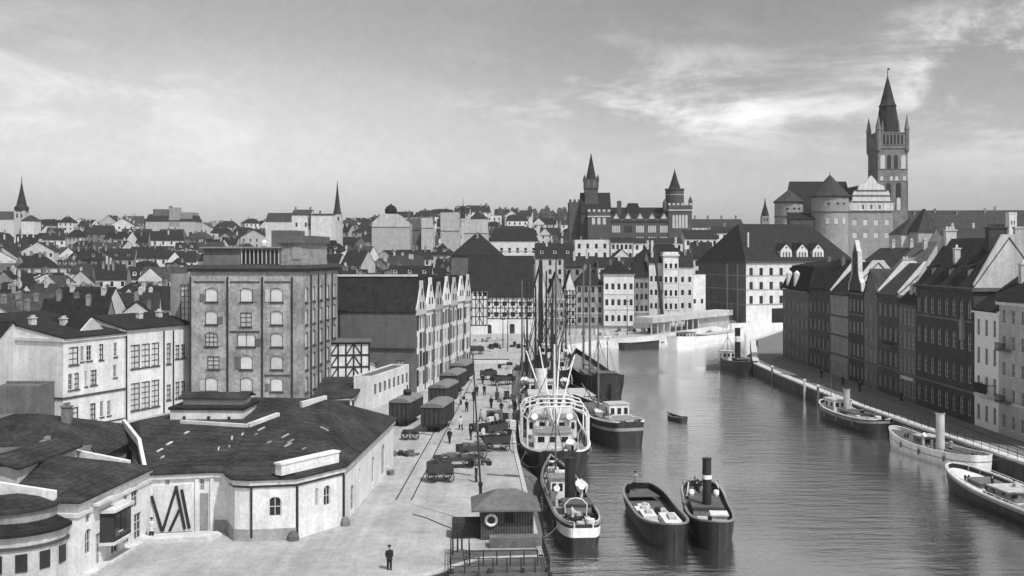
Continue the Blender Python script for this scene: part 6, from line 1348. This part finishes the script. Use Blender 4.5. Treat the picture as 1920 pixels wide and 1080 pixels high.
w1 = bpy.data.objects['freight_wagon']; MB().lathe([(.0, 3.7), (.5, 3.7), (.62, 4.2), (.5, 4.45), (.1, 4.55), (.08, 5.1), (0, 5.1)], 0, .5, 12).build('roof_vent', M['iron'], w1)
wagon('freight_wagon', 'nearest pale roofed freight wagon standing free on quay', *G(821, 803), R(-9), 7.0)
for i, (px, py) in enumerate(((832, 762), (850, 736), (866, 716))): wagon('freight_wagon', ['first', 'second', 'third'][i] + ' dark covered wagon of the train against white granary gables', *G(px, py), R(-10), 7.4)
rl_ = thing('rail_track', 'steel rail track running along quay under freight wagons', 'track', (0, 0, 0)); 
def railmb(offx):
    mb = MB(); a, b_ = G(808, 842), G(884, 700); d_ = Vector((b_[0] - a[0], b_[1] - a[1])).normalized(); a = Vector(a) - d_ * 26; n_ = Vector((d_.y, -d_.x)) * offx
    mb.prism([tuple(a + n_ - Vector((.05, 0))), tuple(a + n_ + Vector((.05, 0))), tuple(Vector(b_) + n_ + Vector((.05, 0))), tuple(Vector(b_) + n_ - Vector((.05, 0)))], .004, .05); return mb
for o_ in (-.72, .72): railmb(o_).build('rail', M['iron'], rl_)
# carts and cargo
def wheelmb(r): 
    mb = MB(); pts = [(0, r * math.cos(R(a)), r * math.sin(R(a))) for a in range(0, 361, 24)]; mb.path(pts, .05, 5)
    for a in range(0, 180, 45): mb.tube((0, r * math.cos(R(a)), r * math.sin(R(a))), (0, -r * math.cos(R(a)), -r * math.sin(R(a))), .03, .03, 4)
    return mb.mesh('wheel', M['dark'])
WHL = wheelmb(.5)
def cart(label, px, py, rz, L_=3.4, w_=1.7, sides=.7, load=None, cat='cart', name='cart'):
    t = thing(name, label, cat, (*G(px, py), 0), rz, 'carts on the quay')
    b_ = MB().box(-L_ / 2, L_ / 2, -w_ / 2, w_ / 2, .75, .87)
    b_.build('bed', M['rust'], t)
    if sides: MB().box(-L_ / 2, L_ / 2, -w_ / 2, -w_ / 2 + .07, .872, .87 + sides).box(-L_ / 2, L_ / 2, w_ / 2 - .07, w_ / 2, .872, .87 + sides).box(-L_ / 2, -L_ / 2 + .07, -w_ / 2 + .07, w_ / 2 - .07, .872, .87 + sides).build('side_boards', M['wagon'], t)
    for sx in (-.32, .32):
        for sy in (-1, 1): o = ob('wheel', WHL, t, (L_ * sx, sy * (w_ / 2 + .08), .54), R(90))
    MB().tube((L_ / 2, 0, .8), (L_ / 2 + 1.8, 0, .5), .06).tube((L_ / 2 + 1.8, -.4, .5), (L_ / 2 + 1.8, .4, .5), .04).build('shaft', M['rust'], t)
    rnd = random.Random(px)
    if load:
        ld = MB()
        for i in range(7): x, y = rnd.uniform(-L_ / 2 + .4, L_ / 2 - .4), rnd.uniform(-.4, .4); ld.prism([(x - .35, y - .25), (x + .3, y - .3), (x + .35, y + .25), (x - .3, y + .3)], .88 + sides * .2, .88 + sides * .9 + rnd.uniform(.1, .4))
        ld.build('load', M[load], t)
    return t
cart('boxy dark cart with top rail nearest landing hut', 825, 902, R(10), 2.6, 1.7, 1.0, 'wagon'); cart('long dark flat cart with tarpaulin lying behind the boxy dark cart', 853, 876, R(12), 4.4, 1.9, .35, 'rust')
cart('loaded dark cart behind the long flat cart', 884, 858, R(18), 3.2, 1.8, .6, 'rust'); cart('dark crate cart beside bow of nearest steamer', 931, 844, R(8), 3.0, 1.8, .8, 'dark')
cart('tall loaded cart among cargo by the large steamer', 925, 820, R(40), 3.2, 2.0, .9, 'dark'); cart('small handcart alone on quay near freight wagons', 769, 824, R(5), 1.9, 1.1, .3)
cart('dark cart on upper quay before white ledge', 916, 712, R(6), 3.0, 1.8, .8, 'dark'); cart('long dark cart beside steamers on upper quay', 943, 722, R(25), 4.2, 1.8, .7, 'dark'); cart('cart by far quay pile left of half timbered store', 892, 664, R(10), 3.6, 2, .9, 'rust')
def pile(name, label, px, py, n_, m, r=1.6, hmax=.5, cat='pile'):
    t = thing(name, label, cat, (*G(px, py), 0)); rnd = random.Random(px + py)
    for i in range(n_):
        x, y = rnd.uniform(-r, r), rnd.uniform(-r * .6, r * .6); a, b_ = rnd.uniform(.25, .7), rnd.uniform(.2, .45); an = rnd.uniform(0, 3.1); c, s_ = math.cos(an), math.sin(an)
        MB().prism([(x + c * u - s_ * v_, y + s_ * u + c * v_) for u, v_ in ((-a, -b_), (a, -b_ * .8), (a * .9, b_), (-a, b_ * .9))], 0, rnd.uniform(.2, hmax) + (.25 if i % 3 == 0 else 0)).build(rnd.choice(('bale', 'crate', 'sack')), M[rnd.choice(m)], t)
    return t
pile('timber_pile', 'low dark heap of planks on quay below freight wagons', 765, 854, 9, ('rust', 'dark'), 2.0, .35); pile('bale_pile', 'heap of bales and crates between quay carts and large steamer', 930, 806, 16, ('rust', 'dark', 'cargo', 'canvas'), 3.0, 1.4)
pile('crate_pile', 'two pale crates beside doorway of whitewashed hall', 730, 889, 4, ('canvas', 'rust'), .7, .6); pile('timber_pile', 'stacked timber on far quay below half timbered store', 950, 652, 14, ('rust', 'canvas', 'dark'), 6, 1.3)
pile('timber_pile', 'long pale boards piled on far quay behind steamers', 925, 640, 14, ('canvas', 'rust'), 5, .9); pile('stone_pile', 'pale heap of goods on far quay under white houses', 1120, 627, 14, ('cargo', 'rust', 'canvas'), 7, 1.2); pile('crate_pile', 'dark goods stacked on far quay right of white houses', 1190, 622, 14, ('rust', 'dark', 'cargo'), 6, 1.6)
pile('timber_pile', 'dark heap on quay between carts and sailing masts', 975, 690, 14, ('rust', 'dark', 'canvas'), 4.5, 1.5)
pile('cargo_pile', 'low heap of sacks and barrels on quay between two long carts', 905, 872, 9, ('rust', 'canvas', 'dark'), 1.2, .6); pile('cargo_pile', 'goods heaped along quay edge beside large steamer rail', 950, 792, 18, ('rust', 'dark', 'cargo', 'canvas'), 2.6, 1.5); pile('cargo_pile', 'heap of dark goods by quay edge near curved lamp post', 955, 752, 14, ('rust', 'dark', 'canvas'), 2.4, 1.3)
pl2 = thing('plank', 'pair of long dark planks lying on quay near nearest steamer', 'plank', (*G(950, 893), 0), R(-22)); MB().box(-2.2, 1.6, -.12, .12, .004, .1).box(-.4, 2.8, .4, .62, .004, .1).build('board', M['rust'], pl2)
hs = thing('hose', 'thin dark mooring rope lying across quay toward landing hut', 'rope', (0, 0, 0)); MB().path([(*G(x, y), .03) for x, y in ((775, 965), (800, 972), (830, 985), (862, 997), (888, 1003))], .045).build('strand', M['dark'], hs)
ld = thing('ledge', 'white stone ledge wall across upper quay', 'wall', (*XY(880, 223), 0)); MB().box(0, 8.2, 0, 1.0, 0, .55).build('body', M['white'], ld); MB().box(-.05, 8.3, 1.0, 1.7, 0, .8).build('backing', M['dim'], ld)
for i, (px, Y, h_) in enumerate(((1018, 300, 9), (952, 250, 10), (943, 260, 8), (1068, 300, 13), (1176, 300, 11))):
    t = thing('mast_pole', ['dark pole before gabled stores', 'tall thin pole by timber stacks', 'thin pole left of timber stacks', 'tall dark pole before half timbered gable house', 'pole before white three storey house'][i], 'pole', (*XY(px, Y), 0)); MB().tube((0, 0, 0), (0, 0, h_), .13, .07, 6).build('shaft', M['dark'], t); MB().box(-.5, .5, -.04, .04, h_ * .85, h_ * .87).build('crossarm', M['dark'], t)
lamp = thing('street_lamp', 'curved iron lamp post on quay among walking people', 'lamp', (*G(888, 800), 0)); MB().path([(0, 0, 0), (0, 0, 3.8), (-.15, 0, 4.3), (-.6, 0, 4.6), (-1.1, 0, 4.5), (-1.3, 0, 4.1)], .06).build('post', M['iron'], lamp); MB().lathe([(0, 4.1), (.25, 3.95), (.18, 3.6), (0, 3.6)], -1.3, 0, 10).build('lantern', M['glass'], lamp)
# ================================================================ PEOPLE
def body_mesh(pose):
    st = {'stand': .05, 'walk': .26}[pose]; V = []; Ed = []; Rr = []
    def a(p, r, par=None):
        V.append(p); Rr.append(r); i = len(V) - 1
        if par is not None: Ed.append((par, i))
        return i
    pel = a((0, 0, .95), .15); sp_ = a((0, .0, 1.15), .14, pel); ch_ = a((0, .01, 1.36), .16, sp_); nk = a((0, .0, 1.50), .06, ch_); h1 = a((0, .015, 1.58), .085, nk); h2 = a((0, .02, 1.68), .092, h1); a((0, .01, 1.75), .06, h2)
    a((0, .115, 1.645), .018, h2)
    for s_ in (-1, 1):
        sh_ = a((s_ * .19, 0, 1.42), .07, ch_); sw = s_ * st * .7; el_ = a((s_ * .25, -.03 + sw * .5, 1.15), .052, sh_); wr = a((s_ * .25, .04 + sw, .92), .034, el_); pm = a((s_ * .25, .06 + sw, .85), .036, wr)
        a((s_ * .215, .10 + sw, .83), .012, a((s_ * .23, .09 + sw, .87), .014, pm))
        for k_ in range(4):
            f = a((s_ * (.25 + .008 * k_), .04 + sw + .018 * k_, .79), .010, pm); a((s_ * (.245 + .008 * k_), .05 + sw + .018 * k_, .755 + .006 * abs(k_ - 1.5)), .008, f)
        hp = a((s_ * .09, 0, .88), .105, pel); kn = a((s_ * .1, .03 + (-s_) * st * .5, .5), .07, hp); an = a((s_ * .1, -s_ * st - .02, .09), .045, kn); a((s_ * .11, -s_ * st + .14, .045), .04, an)
    me = bpy.data.meshes.new('body'); me.from_pydata(V, Ed, []); me.update(); o = bpy.data.objects.new('tmp', me); col.objects.link(o)
    sm = o.modifiers.new('s', 'SKIN'); 
    for i, r in enumerate(Rr): me.skin_vertices[0].data[i].radius = (r, r); me.skin_vertices[0].data[i].use_root = (i == 0)
    o.modifiers.new('u', 'SUBSURF').levels = 1
    bpy.context.view_layer.update(); dg = bpy.context.evaluated_depsgraph_get(); m2 = bpy.data.meshes.new_from_object(o.evaluated_get(dg)); bpy.data.objects.remove(o)
    m2.name = 'body'; m2.materials.clear(); m2.materials.append(M['skin'])
    for p_ in m2.polygons: p_.use_smooth = True
    return m2
def clothes(pose, m):
    st = {'stand': .05, 'walk': .26}[pose]; mb = MB()
    mb.lathe([(.07, 1.50), (.15, 1.47), (.23, 1.40), (.215, 1.2), (.19, 1.05), (.215, .85), (.235, .72), (.0, .74)], 0, .0, 14); c = mb.mesh('coat', M[m]); t = MB(); sl_ = MB()
    for s_ in (-1, 1):
        t.tube((s_ * .09, 0, .9), (s_ * .1, .03 - s_ * st * .5, .5), .125, .092, 10).tube((s_ * .1, .03 - s_ * st * .5, .5), (s_ * .1, -s_ * st - .02, .08), .092, .075, 10)
        t.tube((s_ * .1, -s_ * st - .08, .05), (s_ * .11, -s_ * st + .17, .045), .06, .05, 8)
        sw = s_ * st * .7; sl_.tube((s_ * .17, 0, 1.42), (s_ * .25, -.03 + sw * .5, 1.15), .085, .07, 10).tube((s_ * .25, -.03 + sw * .5, 1.15), (s_ * .25, .04 + sw, .93), .07, .05, 10)
    return c, t.mesh('trousers', M['cloth']), sl_.mesh('sleeves', M[m])
HAT = MB().lathe([(.155, 1.70), (.16, 1.715), (.105, 1.72), (.1, 1.80), (0, 1.83)], 0, .01, 14).mesh('hat', M['dark'])
BODY = {p_: body_mesh(p_) for p_ in ('stand', 'walk')}; CL = {(p_, m_): clothes(p_, m_) for p_ in ('stand', 'walk') for m_ in ('cloth', 'cloth2', 'gray')}
def person(label, loc, rz, pose='stand', m='cloth', s_=1.0):
    t = thing('person', label, 'person', loc, rz, 'people on the waterfront'); ob('body', BODY[pose], t); c, tr, sl_ = CL[(pose, m)]
    co = ob('coat', c, t); co.scale = (1, .72, 1); ob('trousers', tr, t); ob('sleeves', sl_, t); ob('hat', HAT, t); t.scale = (s_, s_, s_); return t
gp = lambda px, py: (*G(px, py), 0)
person('lone person in dark coat and hat standing in near foreground of quay', gp(730, 1068), R(200), s_=1.0)
person('person in dark clothes walking between handcart and quay carts', gp(843, 831), R(170), 'walk'); person('person in dark coat right of the walker near cargo heap', gp(883, 825), R(120)); person('person in pale clothes beside nearest pale roofed wagon', gp(864, 806), R(30), 'walk', 'cloth2')
person('person in dark coat beside tall pole near nearest steamer', gp(893, 904), R(90)); person('left of two people in dark coats on upper quay', gp(894, 742), R(10), 'walk'); person('right of two people in dark coats on upper quay', gp(908, 741), R(190), 'walk')
person('person standing by end of wagon train near white gables', gp(864, 759), R(60), 'stand', 'gray'); person('person close to wagon train with dark coat', gp(888, 752), R(160), 'stand'); person('person standing in white shirt among cargo heap', gp(906, 826), R(220), 'stand', 'cloth2')
person('person in dark coat before cart by upper quay ledge', gp(932, 736), R(80), 'stand', 'gray'); person('person at doorway of bottom left quay office with pale shirt', gp(284, 1012), R(200), 'stand', 'cloth2')
lp = lighter.root.matrix_basis @ Vector((0.9, -7.6, 1.62)); person('boatman in pale shirt standing on far end of open lighter', (13.15 - .62 - .3, 105.8, WL + 1.6), R(180), 'stand', 'gray')
random.seed(31)
for x, y, z, lb, m_ in ((50.1, 152.5, -.85, 'deckhand in dark clothes on stern deck of dark harbour steamer', 'cloth'), (51.0, 131.5, -.7, 'deckhand in dark clothes beside funnel of white launch', 'cloth'), (51.9, 126.2, -.7, 'deckhand in grey coat near shore end of white launch', 'gray'), (48.4, 107.5, -1.05, 'passenger in dark coat near bow of pale decked steamer', 'cloth'), (49.4, 104.9, -1.05, 'passenger in grey coat beside saloon of pale decked steamer', 'gray'),
                        (18.2, 104.6, -.95, 'stoker in dark clothes on far end of tall funnelled tug', 'cloth'), (5.2, 92.3, -.5, 'deckhand in pale shirt on stern of nearest moored steamer', 'cloth2'), (12.9, 140.0, .15, 'deckhand in pale shirt on stern of small black steamer', 'cloth2'), (13.8, 192, -.2, 'bargeman in dark coat near stern of sailing barge', 'cloth')):
    person(lb, (x, y, z), R(random.uniform(0, 360)), 'stand', m_)
for i, (px, py, pz, m_) in enumerate(((918, 838, 'walk', 'cloth'), (901, 792, 'walk', 'gray'), (938, 812, 'stand', 'cloth2'), (875, 772, 'walk', 'cloth'), (921, 765, 'stand', 'cloth'), (940, 775, 'walk', 'cloth'), (905, 720, 'walk', 'cloth'), (835, 884, 'stand', 'cloth'), (700, 1000, 'walk', 'gray'), (955, 826, 'stand', 'cloth'))):
    if px == 700: continue
    person(['docker in dark coat beside crate cart by nearest steamer bow', 'docker in grey coat walking below curved lamp post', 'docker in pale shirt between cargo heap and large steamer', 'walker in dark coat between wagon and curved lamp post', 'dark coated person standing on open quay above cargo heap', 'dark coated walker beside rail of large steamer', 'dark coated walker nearest white stone ledge', 'dark coated carter standing behind boxy dark cart', '', 'dark coated docker at gangway edge of large steamer'][i], gp(px, py), R(random.uniform(0, 360)), pz, m_)
random.seed(77)
for i, (px, Y) in enumerate(((1580, 186), (1612, 178), (1690, 165), (1540, 197), (1420, 262))):
    person(['person in dark clothes on shaded street below curved gable house', 'person on shaded street before low front gable house', 'person beside glazed shop front on right bank street', 'person on shaded street near white shed wall house', 'person at bend of right embankment'][i], (XY(px, Y)[0], Y, 0), R(random.uniform(0, 360)), 'walk')
# ================================================================ AIR
hm = bpy.data.materials.new('town_haze'); hm.use_nodes = True; hn = hm.node_tree.nodes
hn.remove(hn['Principled BSDF']); pv_ = hn.new('ShaderNodeVolumePrincipled'); pv_.inputs['Color'].default_value = (.92, .92, .92, 1); pv_.inputs['Density'].default_value = .00010
hm.node_tree.links.new(pv_.outputs[0], hn['Material Output'].inputs['Volume'])
tag(MB().box(-3500, 3500, -700, 4100, -8, 140).build('haze', hm), kind='stuff')
